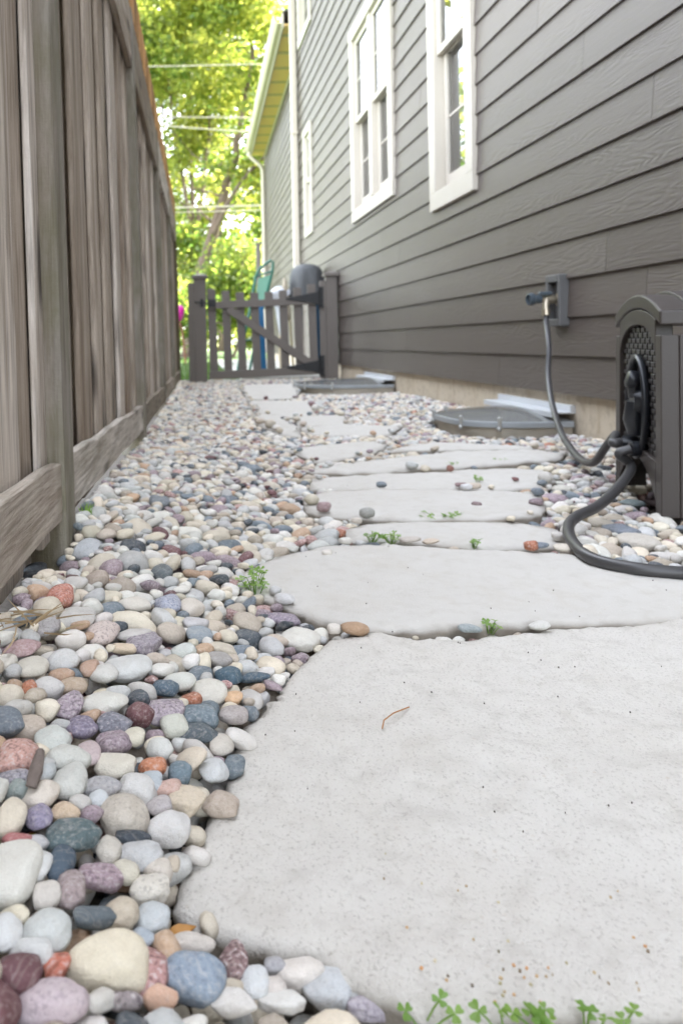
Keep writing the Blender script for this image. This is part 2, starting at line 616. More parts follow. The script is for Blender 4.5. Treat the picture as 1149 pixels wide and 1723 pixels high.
def bed(x, y):
    """Level of the top of the gravel: banked a little against the fence near the camera."""
    zf = 0.066 * (1 - smooth(1.3, 3.4, y)) + 0.018 * (1 - smooth(3.4, 6.0, y))
    zf = zf - 0.055 * np.exp(-(((x + 0.21) / 0.07) ** 2 + ((y - 1.22) / 0.10) ** 2))
    t = np.clip((0.10 + 0.13 * np.clip(y - 0.5, 0, 1) - x) / (0.30 + 0.12 * np.clip(y - 0.5, 0, 1)), 0, 1)
    base = -0.010 - 0.006 * np.exp(-((y - 0.42) / 0.10) ** 2) * smooth(-0.06, 0.03, x)
    wells = np.exp(-(((x - 1.30) / 0.35) ** 2 + ((y - 3.4) / 0.45) ** 2)) + np.exp(-(((x - 1.25) / 0.45) ** 2 + ((y - 6.2) / 0.5) ** 2))
    return base + zf * t ** 1.2 + 0.008 * smooth(0.9, 1.5, x) - 0.032 * wells


def grid_mesh(name, xs, ys, zf, mat):
    X, Y = np.meshgrid(xs, ys)
    V = np.stack([X.ravel(), Y.ravel(), zf(X.ravel(), Y.ravel())], 1)
    nx = len(xs)
    i = (np.arange(len(ys) - 1)[:, None] * nx + np.arange(nx - 1)[None, :]).ravel()
    return np_mesh(name, V, np.stack([i, i + 1, i + 1 + nx, i + nx], 1), mat)


def soil_z(x, y):
    z = bed(x, y) - 0.062
    return np.where((y > 8.3), -0.03, z)


tag(grid_mesh('soil', np.linspace(-0.5, 1.72, 60), np.linspace(-0.6, 8.6, 160), soil_z, M['soil']), kind='structure')
tag(grid_mesh('ground', np.linspace(-150, 150, 3), np.linspace(-60, 320, 3), lambda x, y: x * 0 - 0.16, M['soil']), kind='structure')
tag(grid_mesh('lawn', np.linspace(-40, 40, 40), np.linspace(8.35, 75, 50),
              lambda x, y: -0.02 + 0.03 * np.sin(x * 0.7) * np.sin(y * 0.4), M['lawn']), kind='structure')
tag(grid_mesh('neighbour_lawn', np.linspace(-40, -0.62, 20), np.linspace(-25, 8.34, 20),
              lambda x, y: x * 0 - 0.03, M['lawn']), kind='structure')
mb = MB()
for k in range(38):
    mb.bx(0.60, 2.4, 8.45 + k * 0.24, 8.45 + k * 0.24 + 0.225, -0.02, 0.012, random.random())
tag(mb.build('patio', M['patio'], bevel=0.004), kind='structure')

# ------------------------------------------------------------------ house
house = thing('house', (WALLX, 5, 0), 'grey brown clapboard house filling the right side of the passage', 'house')
EXP = 0.156
Z0 = 0.148
HTOP = 6.3
Y_A, Y_B = -2.5, 10.62
WIN = [  # y0, y1, z0, z1 of the casing outside, number of sashes
    (4.17, 4.90, 1.16, 2.98, 1, 'window of the house nearest the camera'),
    (5.76, 7.16, 1.43, 3.14, 2, ''),
    (9.39, 9.95, 1.67, 2.99, 1, ''),
    (9.28, 10.25, 4.13, 5.6, 1, ''),
]


def lap_wall(xf, ya, yb, z0, ztop, wins, mbo, seedk=0, exp=EXP):
    """Lap siding: every course is a wedge whose thick lower edge stands proud of the course below."""
    r = random.Random(seedk)
    k = 0
    z = z0
    while z < ztop:
        zt = min(z + exp, ztop)
        joints = [ya]
        y = ya + r.uniform(0.4, 3.0)
        while y < yb:
            joints.append(y)
            y += r.uniform(1.9, 3.66)
        joints.append(yb)
        for a, b in zip(joints[:-1], joints[1:]):
            rn = r.random()
            jit = r.uniform(-0.0006, 0.0006)
            pieces = [(a + 0.0012, b - 0.0012, z, zt)]
            for wy0, wy1, wz0, wz1 in wins:
                nxt = []
                for (p, q, c, d) in pieces:
                    if q <= wy0 or p >= wy1 or d <= wz0 or c >= wz1:
                        nxt.append((p, q, c, d))
                        continue
                    if p < wy0:
                        nxt.append((p, wy0, c, d))
                    if q > wy1:
                        nxt.append((wy1, q, c, d))
                    m0, m1 = max(p, wy0), min(q, wy1)
                    if c < wz0:
                        nxt.append((m0, m1, c, wz0))
                    if d > wz1:
                        nxt.append((m0, m1, wz1, d))
                pieces = nxt
            for p, q, c, d in pieces:
                if q - p < 0.002:
                    continue
                fr = lambda zz: 0.0165 - 0.0115 * (zz - z) / exp + jit
                n = max(1, int((q - p) / 0.6))
                x = lambda yy: xf(yy)
                vs = [(x(p) - fr(c), p, c), (x(q) - fr(c), q, c), (x(q) - fr(d), q, d), (x(p) - fr(d), p, d),
                      (x(p), p, c), (x(q), q, c), (x(q), q, d), (x(p), p, d)]
                mbo.add(vs, [(0, 3, 2, 1), (4, 5, 6, 7), (0, 1, 5, 4), (1, 2, 6, 5), (2, 3, 7, 6), (3, 0, 4, 7)], rn)
        z = zt
        k += 1


holes = [(a + 0.06, b - 0.06, c + 0.06, d - 0.06) for a, b, c, d, *_ in WIN]
sm = MB()
lap_wall(lambda y: WALLX, Y_A, Y_B, Z0, HTOP, holes, sm, 3)
sm.build('siding_wall', M['siding'], house, recalc=True)
mb = MB()   # the sheathing behind the siding, cut for the windows
ys = sorted({Y_A, Y_B, *[h[0] for h in holes], *[h[1] for h in holes]})
zs = sorted({Z0 + 0.01, HTOP, *[h[2] for h in holes], *[h[3] for h in holes]})
for a, b in zip(ys[:-1], ys[1:]):
    for c, d in zip(zs[:-1], zs[1:]):
        ym, zm = (a + b) / 2, (c + d) / 2
        if not any(h[0] < ym < h[1] and h[2] < zm < h[3] for h in holes):
            mb.bx(WALLX + 0.004, WALLX + 0.03, a, b, c, d)
mb.bx(WALLX + 0.03, 8.0, Y_B - 0.03, Y_B, 0.16, HTOP)
mb.bx(WALLX + 0.03, 8.0, Y_A, Y_A + 0.03, 0.16, HTOP)
mb.build('sheathing', M['room'], house)
mb = MB()
mb.bx(WALLX + 0.012, WALLX + 0.22, Y_A, Y_B + 0.02, -0.15, Z0 + 0.03)
mb.build('foundation_wall', M['concrete'], house, bevel=0.004)
mb = MB()
mb.prism([(WALLX - 0.38, 6.22), (4.8, 9.2), (8.4, 6.22), (8.4, 6.1), (WALLX - 0.38, 6.1)], (0, Y_A - 0.3, 0), (1, 0, 0), (0, 0, 1), (0, 1, 0), Y_B - Y_A + 0.6)
mb.build('roof', M['roof'], house)
mb = MB()
mb.bx(WALLX - 0.40, WALLX - 0.384, Y_A - 0.3, Y_B + 0.3, 6.08, 6.26)
mb.build('fascia', M['white_trim'], house)
mb = MB()
mb.bx(WALLX - 0.022, WALLX + 0.004, Y_B - 0.10, Y_B + 0.012, Z0 + 0.02, 6.05)
mb.build('corner_board', M['white_trim'], house, bevel=0.002)


def rounded_pipe(mbo, x0, x1, y0, y1, z0, z1):
    mbo.bx(x0, x1, y0, y1, z0, z1)


mb = MB()
mb.bx(WALLX - 0.105, WALLX - 0.028, Y_B - 0.20, Y_B - 0.115, 0.1, 6.0)
ds = mb.build('downspout', M['white_metal'], house, bevel=0.012, seg=3)
mb = MB()
for z in (1.2, 3.1, 5.0):
    mb.bx(WALLX - 0.108, WALLX - 0.024, Y_B - 0.215, Y_B - 0.10, z, z + 0.03)
mb.build('strap', M['white_metal'], ds)

win_words = ['sash', '', '', '']
for wi, (y0, y1, z0, z1, nsash, _) in enumerate(WIN):
    fr = MB()
    T = 0.105 if wi < 2 else 0.085
    xo, xi = WALLX - 0.036, WALLX - 0.002
    fr.bx(xo, xi, y0, y0 + T, z0 + T, z1 - T)
    fr.bx(xo, xi, y1 - T, y1, z0 + T, z1 - T)
    fr.bx(xo, xi, y0, y1, z0, z0 + T)
    fr.bx(xo - 0.003, xi, y0 - 0.004, y1 + 0.004, z1 - T, z1)
    # jambs going into the wall
    g0, g1, h0, h1 = y0 + T, y1 - T, z0 + T, z1 - T
    D = 0.078
    fr.bx(xo + 0.006, WALLX + D, g0 - 0.012, g0 + 0.004, h0, h1)
    fr.bx(xo + 0.006, WALLX + D, g1 - 0.004, g1 + 0.012, h0, h1)
    fr.bx(xo + 0.006, WALLX + D, g0 + 0.004, g1 - 0.004, h1 - 0.004, h1 + 0.012)
    fr.prism([(xo + 0.006, h0 - 0.012), (xo + 0.006, h0 + 0.003), (WALLX + D, h0 + 0.02), (WALLX + D, h0 - 0.012)], (0, g0 + 0.004, 0), (1, 0, 0), (0, 0, 1), (0, 1, 0), g1 - g0 - 0.008)
    wo = fr.build('window', M['white_trim'], house, bevel=0.002)
    wo['label'] = ['single tall sash window with bright cream casing', 'double sash window with a wide mullion',
                   'narrow slit window near the downspout', 'upper window cut by the top edge'][wi]
    spans = [(g0 + 0.006, g1 - 0.006)]
    if nsash == 2:
        ym = (g0 + g1) / 2
        spans = [(g0 + 0.006, ym - 0.05), (ym + 0.05, g1 - 0.006)]
        mm = MB()
        mm.bx(xo + 0.012, WALLX + D - 0.004, ym - 0.049, ym + 0.049, h0 + 0.022, h1 - 0.005)
        mm.build('mullion', M['white_trim'], wo, bevel=0.002)
    zmeet = z0 + 0.52 * (z1 - z0)
    for a, b in spans:
        for up in (0, 1):
            c, d = (zmeet - 0.02, h1 - 0.006) if up else (h0 + 0.024, zmeet + 0.02)
            xs_ = WALLX + (-0.010 if up else 0.028)
            sw = 0.045
            s = MB()
            s.bx(xs_, xs_ + 0.034, a, a + sw, c, d)
            s.bx(xs_, xs_ + 0.034, b - sw, b, c, d)
            s.bx(xs_ + 0.001, xs_ + 0.033, a + sw, b - sw, c, c + (0.04 if up else 0.07))
            s.bx(xs_ + 0.001, xs_ + 0.033, a + sw, b - sw, d - 0.045, d)
            for q in (0.5,):
                zz = c + (d - c) * q
                s.bx(xs_ + 0.012, xs_ + 0.020, a + sw, b - sw, zz - 0.007, zz + 0.007)
            s.build('sash', M['white_trim'], wo, bevel=0.002)
            gl = MB()
            xg = xs_ + 0.016
            gl.add([(xg, a + sw, c + 0.04), (xg, b - sw, c + 0.04), (xg, b - sw, d - 0.04), (xg, a + sw, d - 0.04)], [(0, 3, 2, 1)])
            gl.build('pane', M['glass'], wo, recalc=False)
        bl = MB()
        zz = h0 + 0.03
        while zz < h1 - 0.03:
            bl.box((WALLX + 0.092, (a + b) / 2, zz), (0.046, b - a, 0.0022), Matrix.Rotation(R(72), 3, 'Y'))
            zz += 0.044
        bl.build('blind', M['blind'], wo)
    bk = MB()
    bk.bx(WALLX + 0.118, WALLX + 0.128, g0 - 0.2, g1 + 0.2, h0 - 0.2, h1 + 0.2)
    for yq in (g0 - 0.21, g1 + 0.2):
        bk.bx(WALLX + 0.09, WALLX + 0.118, yq, yq + 0.01, h0 - 0.2, h1 + 0.2)
    bk.build('curtain', M['curtain'], wo)

# ------------------------------------------------------------------ the low wing behind
wing = thing('house_wing', (1.9, 15, 0), 'low house wing beyond the downspout with cream soffit and gutter', 'house')


def wing_x(y):
    return 1.44 + 0.026 * y


WA, WB = 10.7, 18.0
sm = MB()
lap_wall(wing_x, WA, WB, 0.15, 4.72, [], sm, 11)
sm.build('siding_wall', M['siding'], wing)
mb = MB()
mb.prism([(wing_x(WA) + 0.002, WA), (wing_x(WB) + 0.002, WB), (7, WB), (7, WA)], (0, 0, 0.15), (1, 0, 0), (0, 1, 0), (0, 0, 1), 4.5)
mb.build('sheathing', M['room'], wing)
mb = MB()
mb.prism([(wing_x(WA) + 0.01, WA), (wing_x(WB) + 0.01, WB), (7, WB), (7, WA)], (0, 0, -0.15), (1, 0, 0), (0, 1, 0), (0, 0, 1), 0.29)
mb.build('foundation_wall', M['concrete'], wing)
d2 = Vector((0.026, 1, 0)).normalized()
n2 = Vector((1, -0.026, 0)).normalized()
o2 = Vector((wing_x(WA), WA, 4.64))
L2 = (WB - WA) + 0.12
mb = MB()
mb.prism([(-0.30, 0.0), (0.0, 0.0), (0.0, 0.02), (-0.30, 0.02)], o2, n2, (0, 0, 1), d2, L2)
so = mb.build('soffit', M['soffit'], wing)
sv_m = simple('soffit_vent_shade', (0.46, 0.38, 0.22), 0.7)
for k in range(11):
    mb = MB()
    mb.prism([(-0.29, -0.004), (-0.03, -0.004), (-0.03, -0.0005), (-0.29, -0.0005)], o2 + d2 * (0.3 + k * 0.66), n2, (0, 0, 1), d2, 0.10)
    mb.build('soffit_vent', sv_m, so)
mb = MB()
mb.prism([(-0.03, -0.10), (-0.002, -0.10), (-0.002, -0.002), (-0.03, -0.002)], o2, n2, (0, 0, 1), d2, L2 - 0.03)
mb.build('frieze_board', M['white_trim'], wing)
mb = MB()
mb.prism([(-0.325, 0.17), (-0.305, 0.17), (-0.305, -0.03), (-0.325, -0.03)], o2, n2, (0, 0, 1), d2, L2)
mb.build('fascia', M['white_trim'], wing)
mb = MB()   # K-style gutter
mb.prism([(-0.327, 0.14), (-0.327, 0.03), (-0.39, 0.03), (-0.43, 0.08), (-0.445, 0.15), (-0.438, 0.15), (-0.42, 0.083), (-0.387, 0.036), (-0.333, 0.036), (-0.333, 0.14)],
         o2, n2, (0, 0, 1), d2, L2)
gu = mb.build('gutter', M['white_metal'], wing)
mb = MB()
mb.prism([(-0.327, 0.14), (-0.327, 0.03), (-0.39, 0.03), (-0.43, 0.08), (-0.445, 0.15)], o2 + d2 * L2, n2, (0, 0, 1), d2, 0.006)
mb.build('end_cap', M['white_metal'], gu)
mb = MB()
c2 = o2 + d2 * (WB - WA)
mb.prism([(-0.028, -0.0), (0.09, -0.0), (0.09, 0.012), (-0.028, 0.012)], (c2.x, c2.y, 0.15), n2, d2, (0, 0, 1), 4.38)
mb.build('corner_board', M['white_trim'], wing)
mb = MB()
p0 = c2 - d2 * 0.12
mb.tube([p0 + n2 * -0.37 + Vector((0, 0, 0.03)), p0 + n2 * -0.36 + Vector((0, 0, -0.08)), p0 + n2 * -0.11 + Vector((0, 0, -0.30)),
         p0 + n2 * -0.075 + Vector((0, 0, -0.42)), p0 + n2 * -0.075 + Vector((0, 0, -4.5))], 0.042, 10)
mb.build('downspout', M['white_metal'], wing, smooth='auto')
mb = MB()
mb.prism([(-0.33, 0.19), (2.4, 1.7), (5.2, 0.19)], o2, n2, (0, 0, 1), d2, L2 + 0.1)
mb.build('roof', M['roof'], wing)

# ------------------------------------------------------------------ privacy fence
fence = thing('privacy_fence', (fence_x(4), 4, 0), 'tall weathered grey board fence along the left side of the passage', 'fence')
POST = [-2.25, -0.45, 1.35, 3.15, 4.95, 6.75, 8.45]
LEAN = -0.016


def kick(y):
    zb = 0.10 if y < 1.3 else np.interp(y, [1.35, 3.1, 5, 6.8, 8.5], [0.094, 0.045, 0.022, 0.01, 0.0])
    return zb, zb + 0.095


FD = Vector((0.0218, 1, 0)).normalized()
FN = Vector((1, -0.0218, 0)).normalized()       # towards the passage
FU = Vector((LEAN, 0, 1)).normalized()


def fpt(y, off, z):
    """point on the fence: y along it, off back (negative) from the posts' face, z height."""
    return Vector((fence_x(y) + off + LEAN * z, y, z))


def fboard(mbo, y0, y1, o0, o1, zb0, zb1, zt0, zt1, rnd):
    """board between y0..y1, front o0 back o1, bottoms zb0/zb1, tops zt0/zt1 at each end"""
    vs = [fpt(y0, o0, zb0), fpt(y1, o0, zb1), fpt(y1, o0, zt1), fpt(y0, o0, zt0),
          fpt(y0, o1, zb0), fpt(y1, o1, zb1), fpt(y1, o1, zt1), fpt(y0, o1, zt0)]
    mbo.add(vs, [(0, 1, 2, 3), (5, 4, 7, 6), (0, 4, 5, 1), (1, 5, 6, 2), (2, 6, 7, 3), (3, 7, 4, 0)], rnd)


fr = random.Random(5)
PW = 0.046
for i, y in enumerate(POST):
    mb = MB()
    fboard(mb, y - PW, y + PW, 0.0, -0.095, -0.12, -0.12, 1.70, 1.70, fr.random())
    mb.build('fence_post', M['fence_post'], fence, bevel=0.003)
for a, b in zip(POST[:-1], POST[1:]):
    a, b = a + PW + 0.001, b - PW - 0.001
    mb = MB()
    y = a
    k = 0
    while y < b - 0.01:
        wd = min(fr.uniform(0.125, 0.15), b - y)
        if b - y - wd < 0.05:
            wd = b - y
        off = -0.024 - (0.016 if k % 2 else 0.0) - fr.uniform(0, 0.005)
        n = 4
        for q in range(1):
            fboard(mb, y + 0.001 - (0.012 if k % 2 else 0), y + wd - 0.001 + (0.012 if k % 2 else 0), off, off - 0.0125, 0.06, 0.06, 1.66 + fr.uniform(-0.004, 0.004), 1.66, fr.random())
        y += wd
        k += 1
    mb.build('board_panel', M['fence'], fence, bevel=0.003, seg=2)
    # kickboard with a slightly wandering edge
    mb = MB()
    n = 14
    ph = fr.uniform(0, 6)
    rn = fr.random()
    vs, fs = [], []
    for q in range(n + 1):
        yy = a + (b - a) * q / n
        zb, zt = kick(min(max(yy, a), b))
        wob = 0.0035 * math.sin(ph + q * 0.9) + 0.002 * math.sin(ph * 2 + q * 2.3)
        vs += [fpt(yy, -0.006, zb + wob * 0.6), fpt(yy, -0.006, zt + wob), fpt(yy, -0.0245, zt + wob + 0.001), fpt(yy, -0.0245, zb + wob * 0.6)]
    for q in range(n):
        for e in range(4):
            fs.append((q * 4 + e, q * 4 + (e + 1) % 4, q * 4 + 4 + (e + 1) % 4, q * 4 + 4 + e))
    fs += [(0, 3, 2, 1), (n * 4, n * 4 + 1, n * 4 + 2, n * 4 + 3)]
    mb.add(vs, fs, rn)
    mb.build('kickboard', M['fence_kick'] if 'fence_kick' in M else M['fence'], fence, bevel=0.002, seg=1)
    mb = MB()
    fboard(mb, a, b, -0.004, -0.0245, 1.46, 1.46, 1.70, 1.70, fr.random())
    mb.build('top_rail', M['fence_kick'], fence, bevel=0.002, seg=1)
    mb = MB()      # rear layer that closes the gaps
    y = a - 0.04
    while y < b + 0.03:
        fboard(mb, y, y + 0.104, -0.0605, -0.078, 0.02, 0.02, 1.70, 1.70, fr.random())
        y += 0.113
    mb.build('rear_board_panel', M['fence'], fence, bevel=0.002, seg=1)
    mb = MB()      # short, less weathered pickets above the top rail, sunlit warmth put into their colour
    y = a - 0.045
    while y < b + 0.02:
        hgt = 1.885 + fr.uniform(-0.012, 0.012)
        fboard(mb, y, y + 0.078, -0.002, -0.022, 1.704, 1.704, hgt, hgt - 0.004, fr.random())
        y += 0.112
    fboard(mb, a, b, -0.0225, -0.040, 1.704, 1.704, 1.84, 1.84, 0.2)
    mb.build('top_picket_band', M['cedar'], fence, bevel=0.006, seg=1)

# ------------------------------------------------------------------ gate and its posts
GY = 8.0


def post(name, x0, x1, label, flap=None):
    t = thing(name, ((x0 + x1) / 2, GY, 0), label, 'gate post', 'posts of the picket gate')
    mb = MB()
    mb.bx(x0, x1, GY - 0.05, GY + 0.05, -0.1, 1.03)
    if flap:
        mb.bx(flap[0], flap[1], GY - 0.045, GY - 0.02, 0.0, 0.985)
    mb.build('shaft', M['gate'], t, bevel=0.003)
    mb = MB()
    xm = (x0 + x1) / 2
    hw = (x1 - x0) / 2 + 0.018
    mb.bx(xm - hw, xm + hw, GY - 0.075, GY + 0.075, 1.031, 1.06)
    mb.add([(xm - hw, GY - 0.075, 1.06), (xm + hw, GY - 0.075, 1.06), (xm + hw, GY + 0.075, 1.06), (xm - hw, GY + 0.075, 1.06), (xm, GY, 1.085)],
           [(0, 1, 4), (1, 2, 4), (2, 3, 4), (3, 0, 4), (0, 3, 2, 1)])
    mb.build('post_cap', M['gate'], t, bevel=0.002)
    return t


gp = post('gate_post', 0.105, 0.225, 'grey gate post with flat cap standing nearest the board fence', (0.045, 0.104))
post('gate_post', 1.425, 1.535, 'grey gate post with black hinges standing against the house wall', (1.36, 1.424))

gate = thing('picket_gate', (0.84, GY, 0), 'low grey picket gate with diagonal brace and black hinges', 'gate')
TL = 0.030


def gz(x, z):
    return z + TL * (x - 0.84)


def gx(x, z):
    return x - 0.02 * (z - 0.4)


for k in range(8):
    xc = 0.29 + 0.1435 * k
    d = (xc - 0.80) / 0.55
    zt = 0.885 + 0.07 * d * d
    mb = MB()
    hw = 0.041
    mb.prism([(gx(xc, 0.05) - hw, gz(xc, 0.05)), (gx(xc, 0.05) + hw, gz(xc, 0.05)), (gx(xc, zt) + hw, gz(xc, zt)), (gx(xc, zt) - hw, gz(xc, zt))],
             (0, GY - 0.012, 0), (1, 0, 0), (0, 0, 1), (0, 1, 0), 0.02)
    mb.build('picket', M['gate'], gate, bevel=0.003)
for nm, zc, hh in (('top_rail', 0.775, 0.036), ('bottom_rail', 0.075, 0.04)):
    mb = MB()
    mb.prism([(0.245, gz(0.245, zc - hh)), (1.35, gz(1.35, zc - hh)), (1.35, gz(1.35, zc + hh)), (0.245, gz(0.245, zc + hh))],
             (0, GY - 0.050, 0), (1, 0, 0), (0, 0, 1), (0, 1, 0), 0.037)
    mb.build(nm, M['gate'], gate, bevel=0.003)
mb = MB()
mb.bar((0.44, GY - 0.032, gz(0.44, 0.735)), (1.30, GY - 0.032, gz(1.3, 0.118)), 0.034, 0.078, up=(0.58, 0, 0.81))
mb.build('diagonal_brace', M['gate'], gate, bevel=0.003)
for zc in (0.80, 0.115):
    mb = MB()
    z_ = gz(1.33, zc)
    mb.prism([(1.02, z_ - 0.012), (1.02, z_ + 0.006), (1.12, z_ + 0.02), (1.33, z_ + 0.06), (1.35, z_ + 0.10), (1.395, z_ + 0.115), (1.395, z_ - 0.115), (1.35, z_ - 0.075), (1.28, z_ - 0.05), (1.12, z_ - 0.028)],
             (0, GY - 0.060, 0), (1, 0, 0), (0, 0, 1), (0, 1, 0), 0.0085)
    hg = mb.build('hinge', M['black_iron'], gate, bevel=0.002)
    mb = MB()
    mb.tube([(1.352, GY - 0.066, z_ - 0.11), (1.352, GY - 0.066, z_ + 0.11)], 0.009, 10)
    for xx, zz in ((1.10, z_), (1.2, z_ + 0.005), (1.375, z_ + 0.07), (1.375, z_ - 0.07), (1.375, z_)):
        mb.lathe([(0.0, -0.006), (0.008, -0.005), (0.010, 0)], (xx, GY - 0.0605, zz), (0, 1, 0), 8)
    mb.build('hinge_pin', M['black_iron'], hg)
mb = MB()
z_ = gz(0.25, 0.80)
mb.bx(0.245, 0.32, GY - 0.066, GY - 0.0505, z_ - 0.04, z_ + 0.035)
mb.bx(0.165, 0.20, GY - 0.068, GY - 0.0505, z_ - 0.035, z_ + 0.04)
mb.tube([(0.11, GY - 0.062, z_ + 0.01), (0.30, GY - 0.076, z_)], 0.007, 8)
mb.build('latch', M['black_iron'], gate, bevel=0.002)

# ------------------------------------------------------------------ things behind the gate
mb0 = thing('covered_grill', (1.10, 8.75, 0), 'slim stand under a rounded dark grey cover behind the gate', 'covered stand')
prof = [(0.0, 1.235), (0.06, 1.233), (0.12, 1.215), (0.165, 1.17), (0.185, 1.10), (0.192, 1.0), (0.195, 0.92), (0.20, 0.87)]
mb = MB()
n = 40
vs, fs = [], []
for r_, h_ in prof:
    for k in range(n):
        a = 2 * math.pi * k / n
        fold = 1 + 0.06 * math.sin(a * 7 + h_ * 3) * min(1, (1.24 - h_) * 4)
        vs.append((1.12 + r_ * math.cos(a) * fold, 8.78 + r_ * 0.85 * math.sin(a) * fold, h_ + 0.012 * math.sin(a * 5) * (h_ < 0.95)))
for i in range(len(prof) - 1):
    for k in range(n):
        fs.append((i * n + k, i * n + (k + 1) % n, (i + 1) * n + (k + 1) % n, (i + 1) * n + k))
mb.add(vs, fs)
mb.build('cover', simple('dark_grey_cover_cloth', (0.085, 0.088, 0.09), 0.55, var=0.35, scale=4, stretch=(4, 4, 0.5)), mb0, smooth=True)
for xx in (1.025, 1.225):
    mb = MB()
    mb.bx(xx - 0.042, xx + 0.042, 8.74, 8.80, 0.03, 0.80)
    lg = mb.build('leg', simple('navy_panel', (0.012, 0.055, 0.105), 0.4, var=0.1), mb0, bevel=0.012)
    mb = MB()
    mb.bx(xx - 0.044, xx + 0.044, 8.735, 8.805, 0.80, 0.83)
    mb.bx(xx - 0.040, xx + 0.040, 8.737, 8.803, 0.83, 0.90)
    mb.build('collar', simple('pale_collar', (0.36, 0.38, 0.40), 0.5), lg, bevel=0.006)

um = thing('closed_umbrella', (0.93, 8.7, 0), 'furled cream garden umbrella on a pale pole behind the gate', 'umbrella')
mb = MB()
mb.tube([(0.99, 8.70, 0.03), (0.96, 8.71, 0.60), (0.93, 8.72, 1.0)], 0.014, 10)
mb.build('pole', simple('pale_wood_pole', (0.50, 0.44, 0.28), 0.5), um, smooth='auto')
mb = MB()
pts = [(0.905, 8.70, 1.08), (0.915, 8.71, 0.98), (0.92, 8.72, 0.85), (0.94, 8.72, 0.72), (0.955, 8.715, 0.62)]
mb.tube(pts, [0.012, 0.032, 0.040, 0.034, 0.018], 14)
mb.build('furled_canopy', simple('tan_cloth', (0.42, 0.36, 0.27), 0.85, var=0.3, scale=6, stretch=(14, 14, 1)), um, smooth=True)

wb = thing('white_sack', (0.74, 8.75, 0), 'crumpled white plastic sack on a tan roll behind the gate', 'sack')
mb = MB()
n = 22
prof = [(0.0, 0.985), (0.055, 0.975), (0.10, 0.94), (0.11, 0.90), (0.085, 0.86), (0.055, 0.80), (0.045, 0.68), (0.035, 0.52), (0.02, 0.40)]
vs, fs = [], []
for i, (r_, h_) in enumerate(prof):
    for k in range(n):
        a = 2 * math.pi * k / n
        q = r_ * (1 + 0.16 * math.sin(3 * a + i) + 0.1 * math.sin(7 * a + 2 * i))
        vs.append((0.775 + q * math.cos(a) - 0.1 * (h_ - 0.9) * (h_ < 0.9) * 0.5, 8.72 + q * 0.7 * math.sin(a), h_ + 0.012 * math.sin(4 * a + i)))
for i in range(len(prof) - 1):
    for k in range(n):
        fs.append((i * n + k, i * n + (k + 1) % n, (i + 1) * n + (k + 1) % n, (i + 1) * n + k))
mb.add(vs, fs)
mb.build('sack', simple('white_plastic', (0.70, 0.72, 0.76), 0.35, var=0.1, bump=0.5, bscale=25), wb, smooth=True)
mb = MB()
mb.tube([(0.83, 8.76, 0.86), (0.80, 8.76, 0.6), (0.785, 8.755, 0.35), (0.80, 8.75, 0.2), (0.80, 8.75, 0.032)], [0.02, 0.026, 0.03, 0.045, 0.03], 12)
mb.build('roll', simple('tan_roll', (0.46, 0.38, 0.26), 0.8, var=0.25), wb, smooth=True)

mb = MB()
mb.prism([(0.655, 0.04), (0.735, 0.04), (0.715, 0.80), (0.70, 0.85), (0.675, 0.85), (0.645, 0.80)], (0, 8.62, 0), (1, 0, 0), (0, 0.06, 1), (0, 1, 0), 0.03)
tag(mb.build('plank', simple('bright_blue_paint', (0.006, 0.13, 0.30), 0.4), bevel=0.008), 'bright blue upright board showing between the gate pickets', 'board')

gc = thing('folded_chair', (0.62, 8.95, 0), 'folded green tubular garden chair leaning behind the gate', 'chair')
mb = MB()
mb.tube([(0.42, 8.75, 0.04), (0.46, 8.80, 0.25), (0.58, 8.88, 0.72), (0.66, 8.93, 1.12), (0.70, 8.95, 1.20), (0.76, 8.95, 1.25), (0.83, 8.95, 1.30), (0.86, 8.95, 1.28), (0.85, 8.94, 1.18), (0.76, 8.90, 0.85), (0.66, 8.86, 0.55), (0.56, 8.83, 0.04)], 0.016, 8)
mb.tube([(0.66, 8.93, 1.12), (0.85, 8.94, 1.18)], 0.012, 8)
mb.tube([(0.50, 8.82, 0.40), (0.63, 8.85, 0.42)], 0.012, 8)
mb.build('frame', simple('green_tube', (0.02, 0.13, 0.085), 0.35), gc, smooth='auto')
mb = MB()
mb.add([(0.69, 8.935, 1.10), (0.84, 8.945, 1.14), (0.77, 8.905, 0.84), (0.645, 8.90, 0.80),
        (0.69, 8.945, 1.10), (0.84, 8.955, 1.14), (0.77, 8.915, 0.84), (0.645, 8.91, 0.80)],
       [(0, 1, 2, 3), (7, 6, 5, 4), (0, 4, 5, 1), (1, 5, 6, 2), (2, 6, 7, 3), (3, 7, 4, 0)])
mb.build('sling', simple('mint_sling', (0.20, 0.42, 0.30), 0.7, var=0.08), gc)

mb = MB()
mb.bx(1.52 - 0.045, 1.52 + 0.045, 15.95, 16.05, -0.1, 2.35)
mb.bx(1.46, 1.58, 15.93, 16.07, 2.35, 2.38)
tag(mb.build('wooden_post', M['gate'], bevel=0.006), 'slim grey post standing on the lawn left of the house wing', 'post')

fl = thing('pink_ornament', (-0.06, 15.0, 0), 'magenta garden ornament on a thin brown stem beyond the fence end', 'ornament')
mb = MB()
mb.lathe([(0.0, 1.12), (0.06, 1.10), (0.10, 1.04), (0.105, 0.97), (0.08, 0.89), (0.045, 0.82), (0.0, 0.80)], (-0.085, 15.0, 0), n=16)
mb.build('bloom', simple('magenta', (0.42, 0.01, 0.22), 0.5), fl, smooth=True)
mb = MB()
mb.tube([(-0.085, 15, 0.81), (-0.03, 15, 0.6), (0.0, 15, 0.3), (0.02, 15, 0.0)], 0.018, 8)
mb.build('stem', simple('red_brown_stem', (0.16, 0.06, 0.03), 0.7), fl)

